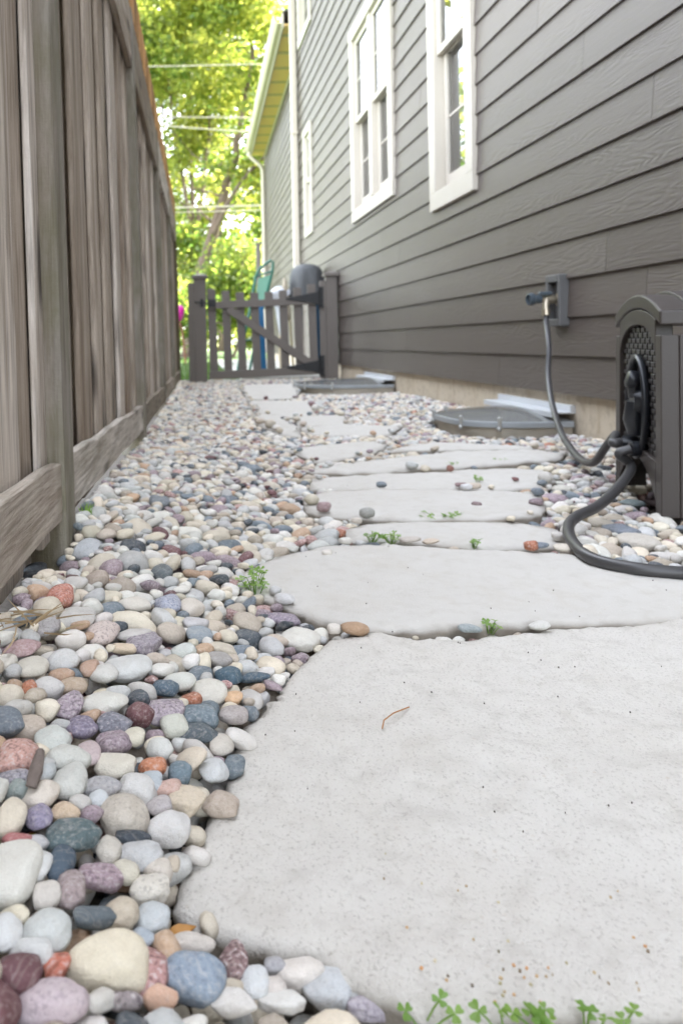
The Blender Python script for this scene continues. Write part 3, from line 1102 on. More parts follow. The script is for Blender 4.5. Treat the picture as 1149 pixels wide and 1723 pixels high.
for o_, d_ in ((mb0, 0.24), (um, 0.20), (wb, 0.28), (gc, 0.155)):
    o_.location.x += d_
bpy.data.objects['plank'].location.x += 0.155

# ------------------------------------------------------------------ window wells
def window_well(yc, half, proj, zt, label):
    t = thing('window_well', (WALLX, yc, 0), label, 'window well', 'basement window wells')
    n = 48

    def rim(r, k):
        a = math.pi * k / n
        ca, sa = math.cos(a), math.sin(a)
        ex = 1.0 if ca > 0 else 0.58
        return (WALLX - proj * r * abs(sa) ** ex, yc + half * r * math.copysign(abs(ca) ** ex, ca))

    def ring(levels, mat, nm, parent, smooth='auto'):
        vs, fs = [], []
        for (r, z) in levels:
            for k in range(n + 1):
                x, y = rim(r, k)
                vs.append((min(x, WALLX + 0.01), y, z))
        for i in range(len(levels) - 1):
            for k in range(n):
                fs.append((i * (n + 1) + k, i * (n + 1) + k + 1, (i + 1) * (n + 1) + k + 1, (i + 1) * (n + 1) + k))
        b = MB()
        b.add(vs, fs)
        return b.build(nm, mat, parent, smooth=smooth, recalc=False)
    ring([(0.965, -0.12), (0.965, zt - 0.014), (0.94, zt - 0.014), (0.94, -0.12)], M['galv'], 'steel_wall', t)
    lip = ring([(0.985, zt - 0.018), (1.0, zt - 0.016), (1.0, zt + 0.004), (0.985, zt + 0.007), (0.96, zt + 0.006)], M['cover_rim'], 'cover_rim', t)
    ring([(0.99, zt + 0.006), (0.9, zt + 0.012), (0.7, zt + 0.022), (0.45, zt + 0.032), (0.2, zt + 0.039), (0.0, zt + 0.041)], M['cover'], 'clear_cover', t, True)
    b = MB()
    b.bx(WALLX - 0.075, WALLX + 0.011, yc - half * 0.98, yc + half * 0.98, zt + 0.038, zt + 0.044)
    b.bx(WALLX - 0.010, WALLX + 0.011, yc - half * 0.98, yc + half * 0.98, zt + 0.044, zt + 0.071)
    b.bx(WALLX - 0.080, WALLX - 0.074, yc - half * 0.98, yc + half * 0.98, zt + 0.022, zt + 0.044)
    b.build('flashing', M['alu'], t, bevel=0.001, seg=1)
    for k in (8, 17, 27, 36):
        x, y = rim(1.0, 48 - k)
        b = MB()
        b.box((x, y, zt - 0.004), (0.014, 0.014, 0.034))
        b.lathe([(0, 0.016), (0.008, 0.012), (0.009, 0)], (x, y, zt + 0.012), n=8)
        b.lathe([(0.006, -0.03), (0.010, -0.024), (0.010, -0.016), (0.006, -0.012)], (x - 0.004, y - 0.004, zt - 0.002), n=8)
        b.build('clip', M['steel'], t, bevel=0.002)
    return t


M['cover_rim'] = simple('cloudy_rim', (0.30, 0.32, 0.33), 0.3, var=0.15)
window_well(3.58, 0.38, 0.43, 0.032, 'near basement window well with cloudy plastic cover beside the house wall')
window_well(6.42, 0.48, 0.68, 0.040, 'far basement window well with cloudy cover just before the gate')

# ------------------------------------------------------------------ faucet on the wall
FY, FZ = 3.27, 0.535
fa = thing('garden_faucet', (WALLX - 0.02, FY, FZ), 'brass outdoor faucet with grey splitter on a grey wall block', 'faucet')
mb = MB()
x0, x1 = WALLX - 0.046, WALLX - 0.001
hy, hz, e = 0.062, 0.105, 0.02
zc = FZ - 0.005
mb.bx(x0, x1, FY - hy, FY - hy + e, zc - hz, zc + hz)
mb.bx(x0, x1, FY + hy - e, FY + hy, zc - hz, zc + hz)
mb.bx(x0, x1, FY - hy + e, FY + hy - e, zc - hz, zc - hz + 0.03)
mb.bx(x0, x1, FY - hy + e, FY + hy - e, zc + hz - 0.03, zc + hz)
mb.bx(x0 + 0.028, x1, FY - hy + e, FY + hy - e, zc - hz + 0.03, zc + hz - 0.03)
mb.build('mounting_block', M['block'], fa, bevel=0.003)
mb = MB()
sx = WALLX - 0.02
mb.lathe([(0.0, 0.0), (0.026, 0.0), (0.026, 0.006), (0.014, 0.008), (0.014, 0.02), (0.019, 0.022), (0.019, 0.05), (0.013, 0.052), (0.013, 0.085), (0.0, 0.086)], (sx, FY, FZ), (-1, 0, 0), 20)
mb.tube([(sx - 0.05, FY - 0.004, FZ), (sx - 0.062, FY - 0.022, FZ - 0.026), (sx - 0.066, FY - 0.03, FZ - 0.045)], [0.014, 0.012, 0.012], 12)
sp_ = mb.build('spigot', M['brass'], fa, smooth='auto')
mb = MB()
mb.lathe([(0.013, -0.012), (0.0155, -0.010), (0.0155, 0.014), (0.012, 0.016)], (sx - 0.069, FY - 0.036, FZ - 0.056), (0.05, 0.16, 1), 12)
mb.build('hose_coupling', M['brass'], fa, smooth='auto')
mb = MB()   # the capped second outlet and its thumb lever
mb.lathe([(0.0, 0.0), (0.016, 0.0), (0.018, 0.004), (0.018, 0.03), (0.022, 0.031), (0.026, 0.034), (0.026, 0.052), (0.022, 0.055), (0.018, 0.055), (0.018, 0.045), (0.0, 0.045)], (sx - 0.075, FY - 0.004, FZ + 0.002), (-1, -0.08, 0.0), 12)
mb.build('hose_splitter', M['teal'], fa, smooth='auto')
mb = MB()
mb.bx(sx - 0.085, sx - 0.035, FY - 0.020, FY + 0.006, FZ + 0.016, FZ + 0.032)
mb.lathe([(0.006, 0.0), (0.006, 0.006)], (sx - 0.06, FY - 0.006, FZ + 0.011), n=8)
mb.build('lever', M['teal'], fa, bevel=0.005, seg=3)


def spline(pts, n=12):
    P = [Vector(p) for p in pts]
    out = []
    for i in range(len(P) - 1):
        p0, p1, p2, p3 = P[max(i - 1, 0)], P[i], P[i + 1], P[min(i + 2, len(P) - 1)]
        for k in range(n):
            t = k / n
            out.append(0.5 * ((2 * p1) + (-p0 + p2) * t + (2 * p0 - 5 * p1 + 4 * p2 - p3) * t * t + (-p0 + 3 * p1 - 3 * p2 + p3) * t ** 3))
    out.append(P[-1])
    return out


HR = 0.0105
# ------------------------------------------------------------------ hose box
BX, BY = 0.985, 1.655
AX = Vector((0.295, 0.955, 0)).normalized()     # along the arched end
BXV = Vector((0.955, -0.295, 0)).normalized()   # along the front
LA, LB = 0.43, 0.40
bo = thing('hose_box', (BX, BY, 0), 'dark brown woven resin hose reel box with arched lid beside the wall', 'hose box')
OB = Vector((BX, BY, 0))


def bp(a, b, z):
    """a along the arched end, b along the front, batter: walls lean in towards the top."""
    ca, cb = LA / 2, LB / 2
    s = 1.0 - 0.035 * z / 0.45
    return OB + AX * (ca + (a - ca) * s) + BXV * (cb + (b - cb) * s) + Vector((0, 0, z))


def bprism(mbo, poly, b0, b1):
    """polygon in (a,z), between fronts b0 and b1"""
    n = len(poly)
    vs = [bp(a, b0, z) for a, z in poly] + [bp(a, b1, z) for a, z in poly]
    fs = [tuple(range(n)), tuple(range(2 * n - 1, n - 1, -1))] + [(i, i + n, (i + 1) % n + n, (i + 1) % n) for i in range(n)]
    mbo.add(vs, fs)


def arch(a, lo, hi):
    t = (a / LA) * 2 - 1
    return lo + (hi - lo) * (1 - abs(t) ** 2.1)


def strip(mbo, f_lo, f_hi, a0, a1, b0, b1, n=20):
    """band between two curves over a, thickness b0..b1"""
    vs, fs = [], []
    for k in range(n + 1):
        a = a0 + (a1 - a0) * k / n
        for z, b in ((f_lo(a), b0), (f_hi(a), b0), (f_hi(a), b1), (f_lo(a), b1)):
            vs.append(bp(a, b, z))
    for k in range(n):
        for e in range(4):
            fs.append((4 * k + e, 4 * k + (e + 1) % 4, 4 * k + 4 + (e + 1) % 4, 4 * k + 4 + e))
    fs += [(0, 3, 2, 1), (4 * n, 4 * n + 1, 4 * n + 2, 4 * n + 3)]
    mbo.add(vs, fs)


ZE, ZP = 0.398, 0.440    # eaves and peak of the body's arched end
for (b0, b1) in ((0.0, 0.035), (LB - 0.035, LB)):
    mb = MB()
    st = 0.045
    strip(mb, lambda a: 0.0, lambda a: arch(a, ZE, ZP) * 0 + 0.38, 0.0, st, b0, b1, 1)
    strip(mb, lambda a: 0.0, lambda a: 0.38, LA - st, LA, b0, b1, 1)
    strip(mb, lambda a: 0.376 - 0.0 * a - 0.06 * abs((a / LA) * 2 - 1) ** 3 * 0 + 0.0 if False else 0.33 + 0.075 * math.sqrt(max(0, 1 - abs((a - LA / 2) / (LA / 2 - st + 0.001)) ** 2.2)), lambda a: arch(a, ZE - 0.001, ZP), st, LA - st, b0, b1, 24)
    strip(mb, lambda a: 0.10 - 0.075 * min(1.0, abs((a - LA / 2) / (LA / 2 - st))) ** 2 - 0.0, lambda a: 0.125 - 0.02 * abs((a - LA / 2) / (LA / 2)), st, LA - st, b0, b1, 20)
    mb.build('end_frame', M['box'], bo, bevel=0.002)
    mb = MB()
    bq = 0.012 if b0 == 0 else LB - 0.024
    strip(mb, lambda a: 0.09, lambda a: 0.345 + 0.06 * math.sqrt(max(0, 1 - abs((a - LA / 2) / (LA / 2 - st + 0.012)) ** 2.2)), st - 0.008, LA - st + 0.008, bq + 0.006, bq + 0.010, 20)
    # woven strands stand off the backing
    na, nz_ = 15, 22
    for i in range(na):
        for j in range(nz_):
            a = st + 0.006 + (LA - 2 * st - 0.012) * (i + 0.5) / na
            z = 0.115 + 0.285 * (j + 0.5) / nz_
            if z > 0.33 + 0.07 * math.sqrt(max(0, 1 - abs((a - LA / 2) / (LA / 2 - st)) ** 2.2)):
                continue
            if ((a - LA / 2) / 0.085) ** 2 + ((z - 0.215) / 0.12) ** 2 < 1:
                continue
            if (i + j) % 2:
                strip(mb, lambda q: z - 0.005, lambda q: z + 0.005, a - 0.0165, a + 0.0165, bq - 0.003, bq + 0.006, 2)
            else:
                strip(mb, lambda q: z - 0.0088, lambda q: z + 0.0088, a - 0.006, a + 0.006, bq + 0.000, bq + 0.006, 2)
    mb.build('woven_end_panel', M['box_weave'], bo, bevel=0.0012, seg=1)
# long sides: corner stiles, rails, woven field
for (a0, a1) in ((0.0, 0.04), (LA - 0.04, LA)):
    mb = MB()

    def side(bs0, bs1, zs0, zs1, sh=0.0):
        A0, A1 = a0 + sh, a1 - sh
        poly = [(bs0, zs0), (bs1, zs0), (bs1, zs1), (bs0, zs1)]
        vs = [bp(A0, b, z) for b, z in poly] + [bp(A1, b, z) for b, z in poly]
        mb.add(vs, [(0, 1, 2, 3), (7, 6, 5, 4), (0, 4, 5, 1), (1, 5, 6, 2), (2, 6, 7, 3), (3, 7, 4, 0)])
    side(0.0355, 0.062, 0.0, 0.38, 0.001)
    side(LB - 0.062, LB - 0.0355, 0.0, 0.38, 0.001)
    side(0.0625, LB - 0.0625, 0.345, 0.379, 0.002)
    side(0.0625, LB - 0.0625, 0.03, 0.115, 0.002)
    mb.build('side_frame', M['box'], bo, bevel=0.002)
    mb = MB()
    side(0.0625, LB - 0.0625, 0.1155, 0.3445, 0.014)
    for i in range(14):
        for j in range(18):
            b = 0.066 + (LB - 0.132) * (i + 0.5) / 14
            z = 0.118 + 0.225 * (j + 0.5) / 18
            dz, db = (0.0045, 0.0095) if (i + j) % 2 else (0.006, 0.0065)
            side(b - db, b + db, z - dz, z + dz, 0.009 if (i + j) % 2 else 0.0105)
    mb.build('woven_side_panel', M['box_weave'], bo)
mb = MB()   # lid: arched shell with a drip band
strip(mb, lambda a: arch(min(max(a, 0), LA), ZE, ZP) + 0.003, lambda a: arch(min(max(a, 0), LA), ZE + 0.034, ZP + 0.034), -0.003, LA + 0.003, -0.0025, LB + 0.0025, 40)
lid = mb.build('lid', M['box'], bo, bevel=0.004)
mb = MB()
strip(mb, lambda a: arch(min(max(a, 0), LA), ZE + 0.028, ZP + 0.028), lambda a: arch(min(max(a, 0), LA), ZE + 0.041, ZP + 0.041), 0.005, LA - 0.005, 0.055, LB - 0.055, 40)
mb.build('lid_ridge', M['box'], lid, bevel=0.003)
# the round recess with crank handle in the arched end
am, zm = LA / 2 - 0.005, 0.215
vs, fs = [], []
nn = 36
mb = MB()
prof = [(1.0, 0.012), (1.06, 0.004), (1.07, -0.003), (1.03, -0.008), (0.98, -0.005), (0.95, 0.008)]
for s_, bb in prof:
    for k in range(nn):
        an = 2 * math.pi * k / nn
        vs.append(bp(am + 0.080 * s_ * math.cos(an), bb, zm + 0.115 * s_ * math.sin(an)))
for i in range(len(prof)):
    i2 = (i + 1) % len(prof)
    for k in range(nn):
        fs.append((i * nn + k, i * nn + (k + 1) % nn, i2 * nn + (k + 1) % nn, i2 * nn + k))
mb.add(vs, fs)
mb.build('recess_rim', M['crank'], bo, smooth=True)
mb = MB()
mb.add([bp(am + 0.075 * math.cos(2 * math.pi * k / nn), 0.012, zm + 0.108 * math.sin(2 * math.pi * k / nn)) for k in range(nn)] +
       [bp(am + 0.075 * math.cos(2 * math.pi * k / nn), 0.02, zm + 0.108 * math.sin(2 * math.pi * k / nn)) for k in range(nn)],
       [tuple(range(nn)), tuple(range(2 * nn - 1, nn - 1, -1))] + [(k, (k + 1) % nn, nn + (k + 1) % nn, nn + k) for k in range(nn)])
mb.build('recess_back', M['box_dark'], bo)
mb = MB()   # crank arm folded down, with its grip
o_ = bp(am, 0.0, zm)
mb.tube([bp(am, 0.012, zm + 0.012), bp(am, 0.0, zm + 0.012), bp(am, -0.010, zm + 0.012)], [0.034, 0.032, 0.026], 18)
mb.tube([bp(am, -0.002, zm + 0.012), bp(am + 0.004, -0.004, zm - 0.03), bp(am + 0.006, 0.0, zm - 0.066)], [0.020, 0.024, 0.017], 14)
cr = mb.build('crank', M['crank'], bo, smooth='auto')
mb = MB()
mb.tube([bp(am - 0.004, 0.0, zm + 0.060), bp(am - 0.004, -0.022, zm + 0.066)], [0.022, 0.020], 16)
mb.tube([bp(am - 0.004, -0.004, zm + 0.02), bp(am - 0.004, -0.008, zm + 0.065)], [0.014, 0.015], 12)
mb.build('grip', M['crank'], cr, bevel=0.004, smooth='auto')
mb = MB()
mb.tube([bp(am + 0.02, 0.02, 0.125), bp(am + 0.026, -0.025, 0.128)], 0.017, 14)
mb.tube([bp(am - 0.03, 0.02, 0.122), bp(am - 0.04, -0.02, 0.120)], 0.017, 14)
mb.build('hose_socket', M['crank'], bo, smooth='auto')

# ------------------------------------------------------------------ hoses
s1 = bp(am + 0.026, -0.025, 0.128)
s2 = bp(am - 0.04, -0.02, 0.120)


def up(px, py, z):
    return Vector(unproj(px, py, z))


def at_depth(px, py, Y):
    dx, dy = px - PX, py - PY
    u, v = dx - ROLL * dy, dy + ROLL * dx
    return Vector((u * Y / F, Y, CAMH - v * Y / F))


fs_ = Vector((sx - 0.069, FY - 0.036, FZ - 0.058))
pts = [fs_, fs_ + Vector((-0.004, -0.008, -0.035)), at_depth(923, 580, 3.13), at_depth(922, 630, 3.06), at_depth(929, 680, 2.90), at_depth(943, 725, 2.66),
       at_depth(962, 757, 2.42), at_depth(982, 776, 2.25), at_depth(1001, 776, 2.14), at_depth(1020, 750, 2.05), at_depth(1036, 731, 1.98), s1 + BXV * -0.02 + Vector((0, 0, -0.002)), s1]
mb = MB()
mb.tube(spline(pts), HR, 14)
tag(mb.build('garden_hose', M['hose'], smooth=True), 'dark grey hose hanging from the faucet and running to the reel box', 'hose')
gpts = [s2, s2 + BXV * -0.025 + Vector((0, 0, -0.012)), at_depth(1062, 785, 1.83), at_depth(1040, 820, 1.72), at_depth(1005, 852, 1.62), at_depth(972, 868, 1.56), at_depth(957, 884, 1.52),
        up(960, 907, 0.016), up(982, 932, 0.014), up(1015, 947, 0.013), up(1060, 956, 0.013), up(1110, 962, 0.012), up(1160, 964, 0.012), up(1240, 960, 0.014), up(1360, 925, 0.016)]
mb = MB()
mb.tube(spline(gpts), HR, 14)
tag(mb.build('garden_hose', M['hose'], smooth=True), 'dark grey hose looping from the reel box across gravel and flagstone edge', 'hose')

# ------------------------------------------------------------------ flagstones
SL = [
    ([(285, 1532), (300, 1480), (328, 1410), (360, 1345), (385, 1290), (402, 1250), (405, 1225), (440, 1190), (480, 1140), (512, 1112), (535, 1095), (560, 1074), (640, 1065), (700, 1074), (780, 1077), (880, 1062), (1000, 1049), (1149, 1037), (1350, 1012), (1560, 1300), (1700, 1800), (1149, 1712), (1060, 1712), (960, 1702), (860, 1700), (760, 1722), (690, 1702), (600, 1662), (566, 1642), (540, 1612), (430, 1592), (360, 1578), (330, 1572)],
     0.0, True, 'huge pale rough flagstone filling the foreground'),
    ([(400, 962), (450, 941), (505, 926), (560, 914), (640, 913), (740, 917), (860, 923), (970, 931), (1060, 949), (1149, 968), (1290, 985), (1330, 1008), (1149, 1034), (1000, 1046), (905, 1045), (870, 1048), (800, 1049), (740, 1051), (690, 1052), (660, 1056), (610, 1055), (560, 1046), (480, 1020), (440, 1001), (407, 982)],
     0.006, False, 'large smooth pale flagstone just beyond the foreground slab'),
    ([(582, 906), (590, 887), (620, 877), (700, 875), (780, 874), (860, 875), (940, 887), (958, 912), (905, 917), (820, 920), (760, 915), (720, 912), (650, 906)], 0.0, False, 'narrow flagstone whose right tip meets the looped hose'),
    ([(515, 856), (515, 836), (560, 824), (620, 822), (700, 823), (850, 826), (907, 833), (912, 850), (890, 868), (800, 871), (700, 870), (640, 869), (562, 862)], 0.004, False, 'flagstone with a mauve pebble lying on it'),
    ([(524, 819), (530, 806), (600, 797), (700, 795), (850, 787), (930, 790), (937, 806), (905, 819), (850, 822), (800, 821), (640, 820)], 0.0, False, 'flagstone with two pebbles lying at its far joint'),
    ([(520, 792), (560, 781), (650, 770), (760, 759), (900, 756), (952, 762), (935, 774), (850, 780), (770, 784), (700, 787), (600, 795)], 0.005, False, 'long flagstone reaching right to the near window well'),
    ([(485, 757), (530, 749), (610, 742), (648, 747), (640, 756), (618, 761), (575, 772), (535, 776)], 0.0, False, 'small flagstone in the middle of the path beside a joint full of pebbles'),
    ([(655, 758), (700, 748), (745, 744), (790, 746), (840, 748), (900, 751), (900, 754), (760, 757)], 0.003, False, 'sliver of flagstone against the pebbles round the near window well'),
    ([(507, 718), (588, 715), (670, 717), (655, 728), (620, 731), (525, 729)], 0.0, False, 'far flagstone half covered by a band of pebbles'),
    ([(432, 694), (470, 700), (501, 717), (502, 733), (470, 728), (436, 714)], 0.004, False, 'far flagstone on the left side of the path'),
    ([(499, 701), (573, 698), (587, 713), (508, 716)], 0.002, False, 'far flagstone beside the gravel bank on the right'),
    ([(418, 674), (519, 675), (534, 695), (492, 700), (470, 698), (432, 692)], 0.0, False, 'second flagstone from the gate'),
    ([(405, 649), (470, 646), (505, 648), (495, 669), (421, 671)], 0.003, False, 'farthest flagstone directly before the gate'),
]
slab_polys = []
for poly, zt, coarse, lab in SL:
    i_ = len(slab_polys)
    cx_, cy_ = np.mean([p[0] for p in poly]), np.mean([p[1] for p in poly])
    gx_, gy_ = (0, 0) if i_ < 2 else ((3, 1.2) if i_ < 6 else (4, 1.1))
    P = np.array([unproj(x + gx_ * np.sign(x - cx_), y + gy_ * np.sign(y - cy_), zt)[:2] for x, y in poly])
    slab_polys.append(P)


def in_poly(P, X, Y):
    c = np.zeros(X.shape, bool)
    n = len(P)
    for i in range(n):
        x0, y0 = P[i]
        x1, y1 = P[(i + 1) % n]
        if y0 == y1:
            continue
        cond = ((y0 > Y) != (y1 > Y)) & (X < (x1 - x0) * (Y - y0) / (y1 - y0) + x0)
        c ^= cond
    return c


def make_slab(P, zt, coarse, label, idx):
    # outline, resampled and roughened
    step = 0.006 if idx == 0 else (0.009 if idx == 1 else 0.016)
    out = []
    for i in range(len(P)):
        a, b = P[i], P[(i + 1) % len(P)]
        n = max(1, int(np.linalg.norm(b - a) / step))
        for k in range(n):
            out.append(a + (b - a) * k / n)
    O = np.array(out)
    q = np.c_[O * 9, np.zeros(len(O))]
    amp = (0.0035, 0.004)[idx] if idx < 2 else 0.006
    nO_ = len(O)
    nr = np.roll(O, -1, 0) - np.roll(O, 1, 0)
    nr = np.c_[nr[:, 1], -nr[:, 0]] / (np.linalg.norm(nr, axis=1)[:, None] + 1e-9)
    if np.sum(P[:, 0] * np.roll(P[:, 1], -1) - np.roll(P[:, 0], -1) * P[:, 1]) < 0:
        nr = -nr
    O = O + nr * (-0.001 if idx == 0 else 0.003)
    O = O + amp * np.c_[fbm(q, 3 + idx, 4), fbm(q + 7.7, 31 + idx, 4)]
    ph = fbm(np.c_[O * 55, np.zeros(nO_)], 61 + idx, 3)          # chipped edge
    O = O - nr * (0.0045 * np.clip(np.abs(ph) - 0.25, 0, 1) + 0.006 * (fbm(np.c_[O * 20, np.ones(nO_)], 7 + idx, 2) > 0.55))[:, None] * (0.8 if idx < 2 else 1.2)
    # inner points
    gs = 0.007 if idx == 0 else (0.012 if idx == 1 else 0.03)
    mn, mx = O.min(0), O.max(0)
    gx_, gy_ = np.meshgrid(np.arange(mn[0], mx[0], gs), np.arange(mn[1], mx[1], gs))
    G = np.c_[gx_.ravel(), gy_.ravel()] + rng.uniform(-0.3, 0.3, (gx_.size, 2)) * gs
    G = G[in_poly(O, G[:, 0], G[:, 1])]
    D = np.full(len(G), 9.0)
    for i in range(0, len(O)):
        D = np.minimum(D, np.hypot(G[:, 0] - O[i, 0], G[:, 1] - O[i, 1]))
    keep = D > step * 0.7
    G, D = G[keep], D[keep]
    nO = len(O)
    pts2 = [Vector(p) for p in O] + [Vector(p) for p in G]
    edges = [(i, (i + 1) % nO) for i in range(nO)]
    v2, e2, f2, ov, oe, of = delaunay_2d_cdt(pts2, edges, [], 1, 1e-6)
    v2 = np.array([tuple(p) for p in v2])
    org = [o[0] if len(o) else -1 for o in ov]
    Dall = np.r_[np.zeros(nO), D]
    dd = np.array([Dall[o] if o >= 0 else 0.0 for o in org])
    q3 = np.c_[v2, np.zeros(len(v2))]
    z = zt + 0.0035 * fbm(q3 * 3, 51 + idx, 3) + (0.0022 if coarse else 0.001) * fbm(q3 * 26, 77 + idx, 4)
    if coarse:
        z = z - 0.006 * np.clip(fbm(q3 * 5, 91, 3) - 0.35, 0, 1)
    z = z - 0.0045 * np.exp(-dd / 0.0028) * (0.6 + 0.5 * fbm(q3 * 30, 5, 2)) - 0.0015 * np.exp(-dd / 0.02)
    V = [(*p, zz) for p, zz in zip(v2, z)]
    Fc = [tuple(f) for f in f2]
    A = list(0.40 * np.exp(-dd / 0.006) * np.clip(0.6 + fbm(q3 * 14, 8, 3), 0, 1))     # dirt gathers along the broken edge
    # sides: broken faces in rings
    loc = {o: i for i, o in enumerate(org) if 0 <= o < nO}
    ring = [loc[i] for i in range(nO) if i in loc]
    C = O.mean(0)
    prev = ring
    nrm = np.roll(O, -1, 0) - np.roll(O, 1, 0)
    nrm = np.c_[nrm[:, 1], -nrm[:, 0]]
    nrm /= np.linalg.norm(nrm, axis=1)[:, None] + 1e-9
    area = 0.5 * np.sum(O[:, 0] * np.roll(O[:, 1], -1) - np.roll(O[:, 0], -1) * O[:, 1])
    if area < 0:
        nrm = -nrm
    for lv, (dz, push) in enumerate(((0.006, 0.0005), (0.016, -0.001), (0.030, 0.001), (0.050, -0.006))):
        qq = np.c_[O * 30, np.full(nO, lv * 3.1)]
        off = push + 0.004 * fbm(qq, 13 + idx, 3)
        Q = O + nrm * off[:, None]
        base = len(V)
        for i in range(nO):
            if i in loc:
                V.append((Q[i, 0], Q[i, 1], V[loc[i]][2] - dz))
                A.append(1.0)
        cur = list(range(base, base + len(ring)))
        for k in range(len(ring)):
            k2 = (k + 1) % len(ring)
            Fc.append((prev[k], cur[k], cur[k2], prev[k2]))
        prev = cur
    mb_ = MB()
    mb_.v, mb_.f, mb_.a = V, Fc, A
    o = mb_.build('flagstone', M['slab_coarse'] if coarse else M['slab'], None, smooth=True)
    return tag(o, label, 'flagstone', 'flagstones of the garden path')


for i, ((poly, zt, coarse, lab), P) in enumerate(zip(SL, slab_polys)):
    make_slab(P, zt, coarse, lab, i)

# ------------------------------------------------------------------ river stones
def ico(n):
    b = bmesh.new()
    bmesh.ops.create_icosphere(b, subdivisions=n, radius=1.0)
    V = np.array([v.co[:] for v in b.verts])
    Fq = np.array([[v.index for v in f.verts] for f in b.faces])
    b.free()
    return V, Fq


ICO = {n: ico(n) for n in (2, 3, 4)}


def unit_stone(n, seed, ang):
    """A worn pebble (ang 0) to a broken, chipped stone (ang 1) of about unit radius."""
    V, Fq = ICO[n]
    r = np.random.default_rng(seed)
    p = V.copy()
    e = r.uniform(0.80, 1.0) if ang < 0.5 else 0.85
    p = np.sign(p) * np.abs(p) ** e
    p /= np.abs(p).max()
    s = r.uniform(0, 50, 3)
    amp = 0.15 + 0.06 * ang
    p = p * (1 + amp * vnoise(V * 1.1 + s, seed)[:, None] + amp * 0.5 * vnoise(V * 2.1 + s, seed + 5)[:, None])
    for _ in range(int(3 + 7 * ang)):
        d = r.normal(size=3)
        d /= np.linalg.norm(d)
        lim = r.uniform(0.68, 0.92)
        ex = np.maximum(0, p @ d - lim)
        p = p - d[None, :] * (ex * (0.55 + 0.4 * ang))[:, None]
    if n >= 3:
        p = p * (1 + (0.012 + 0.03 * ang) * fbm(V * 4.5 + s, seed + 9, 3)[:, None])
    return p


KINDS = {  # colour in sRGB, speckle, angularity, how often
    'cream': ((218, 206, 182), 0.10, 0.1, 0.21),
    'ivory white': ((216, 212, 202), 0.05, 0.1, 0.22),
    'pale grey': ((196, 196, 192), 0.15, 0.15, 0.20),
    'beige': ((192, 178, 158), 0.2, 0.15, 0.09),
    'blue grey': ((118, 130, 138), 0.25, 0.25, 0.065),
    'slate dark': ((78, 86, 92), 0.2, 0.4, 0.035),
    'mauve': ((160, 140, 146), 0.5, 0.35, 0.07),
    'pink granite': ((188, 148, 140), 0.9, 0.4, 0.035),
    'tan': ((194, 160, 128), 0.25, 0.3, 0.04),
    'rust orange': ((188, 118, 82), 0.6, 0.6, 0.006),
    'maroon': ((116, 76, 78), 0.35, 0.35, 0.014),
}
KN = list(KINDS)
KP = np.array([KINDS[k][3] for k in KN])
KP = KP / KP.sum()

S = []   # every stone: dict


def add_stone(c, abc, yaw, tilt, kind, hand=False, col=None, ang=None, spk=None, on=None):
    k = KINDS[kind]
    cc = np.array(lin(*(col or k[0])))
    if col is None:
        cc = cc * rng.uniform(0.80, 1.12) * (1 + rng.normal(0, 0.012, 3))
    S.append(dict(c=np.array(c, float), abc=np.array(abc, float), yaw=yaw, tilt=tilt, kind=kind, hand=hand,
                  col=np.clip((cc * 0.84 + cc.mean() * 0.16) * 1.03, 0.01, 0.82), ang=k[2] if ang is None else ang, spk=k[1] if spk is None else spk, on=on))


# the height map the stones are dropped on
RES = 0.003
GX0, GX1, GY0, GY1 = -0.32, 1.57, 0.30, 8.35
NX, NY = int((GX1 - GX0) / RES), int((GY1 - GY0) / RES)
gxs = GX0 + (np.arange(NX) + 0.5) * RES
gys = GY0 + (np.arange(NY) + 0.5) * RES
XX, YY = np.meshgrid(gxs, gys)
BED = bed(XX, YY)
H = BED - 0.058
slabm = np.zeros(XX.shape, bool)
for P, (_, zt, _, _) in zip(slab_polys, SL):
    m = in_poly(P, XX, YY)
    H[m] = np.maximum(H[m], zt)
    slabm |= m
block = (XX < fence_x(YY) - 0.012) | (XX > WALLX + 0.005)
for yc, half, pr in ((3.58, 0.38, 0.43), (6.42, 0.48, 0.68)):
    block |= (np.abs((XX - WALLX) / (pr * 0.99)) ** 3 + np.abs((YY - yc) / (half * 0.99)) ** 3) < 1
for y in POST:
    block |= (np.abs(YY - y) < PW) & (XX < fence_x(YY) + 0.002)
# box feet
rel = np.stack([XX - BX, YY - BY], -1)
pa, pb = rel @ np.array(AX[:2]), rel @ np.array(BXV[:2])
boxm = (pa > 0.0) & (pa < LA) & (pb > 0.004) & (pb < LB)
block |= boxm
H[block] = 0.5
HANDM = np.zeros(XX.shape, bool)


def stamp(c, abc, yaw, test=None, soft=0, hand=False):
    a, b, cz = abc
    r = max(a, b)
    i0, i1 = int((c[0] - r - GX0) / RES), int((c[0] + r - GX0) / RES) + 1
    j0, j1 = int((c[1] - r - GY0) / RES), int((c[1] + r - GY0) / RES) + 1
    if i0 < 0 or j0 < 0 or i1 >= NX or j1 >= NY:
        return None
    sl = (slice(j0, j1 + 1), slice(i0, i1 + 1))
    dx, dy = XX[sl] - c[0], YY[sl] - c[1]
    cs, sn = math.cos(yaw), math.sin(yaw)
    q = ((dx * cs + dy * sn) / a) ** 2 + ((-dx * sn + dy * cs) / b) ** 2
    ins = q < 1
    hh = cz * np.sqrt(np.clip(1 - q, 0, 1))
    if test:
        if HANDM[sl][ins].mean() > 0.16:
            return None
        t_ = (H[sl] + hh)[ins]
        z = (np.percentile(t_, soft) if soft else t_.max()) - 0.22 * cz
        return z
    if hand:
        HANDM[sl] |= q < 0.86
    hs = H[sl]
    hs[ins] = np.maximum(hs[ins], (c[2] + hh)[ins])
    return True


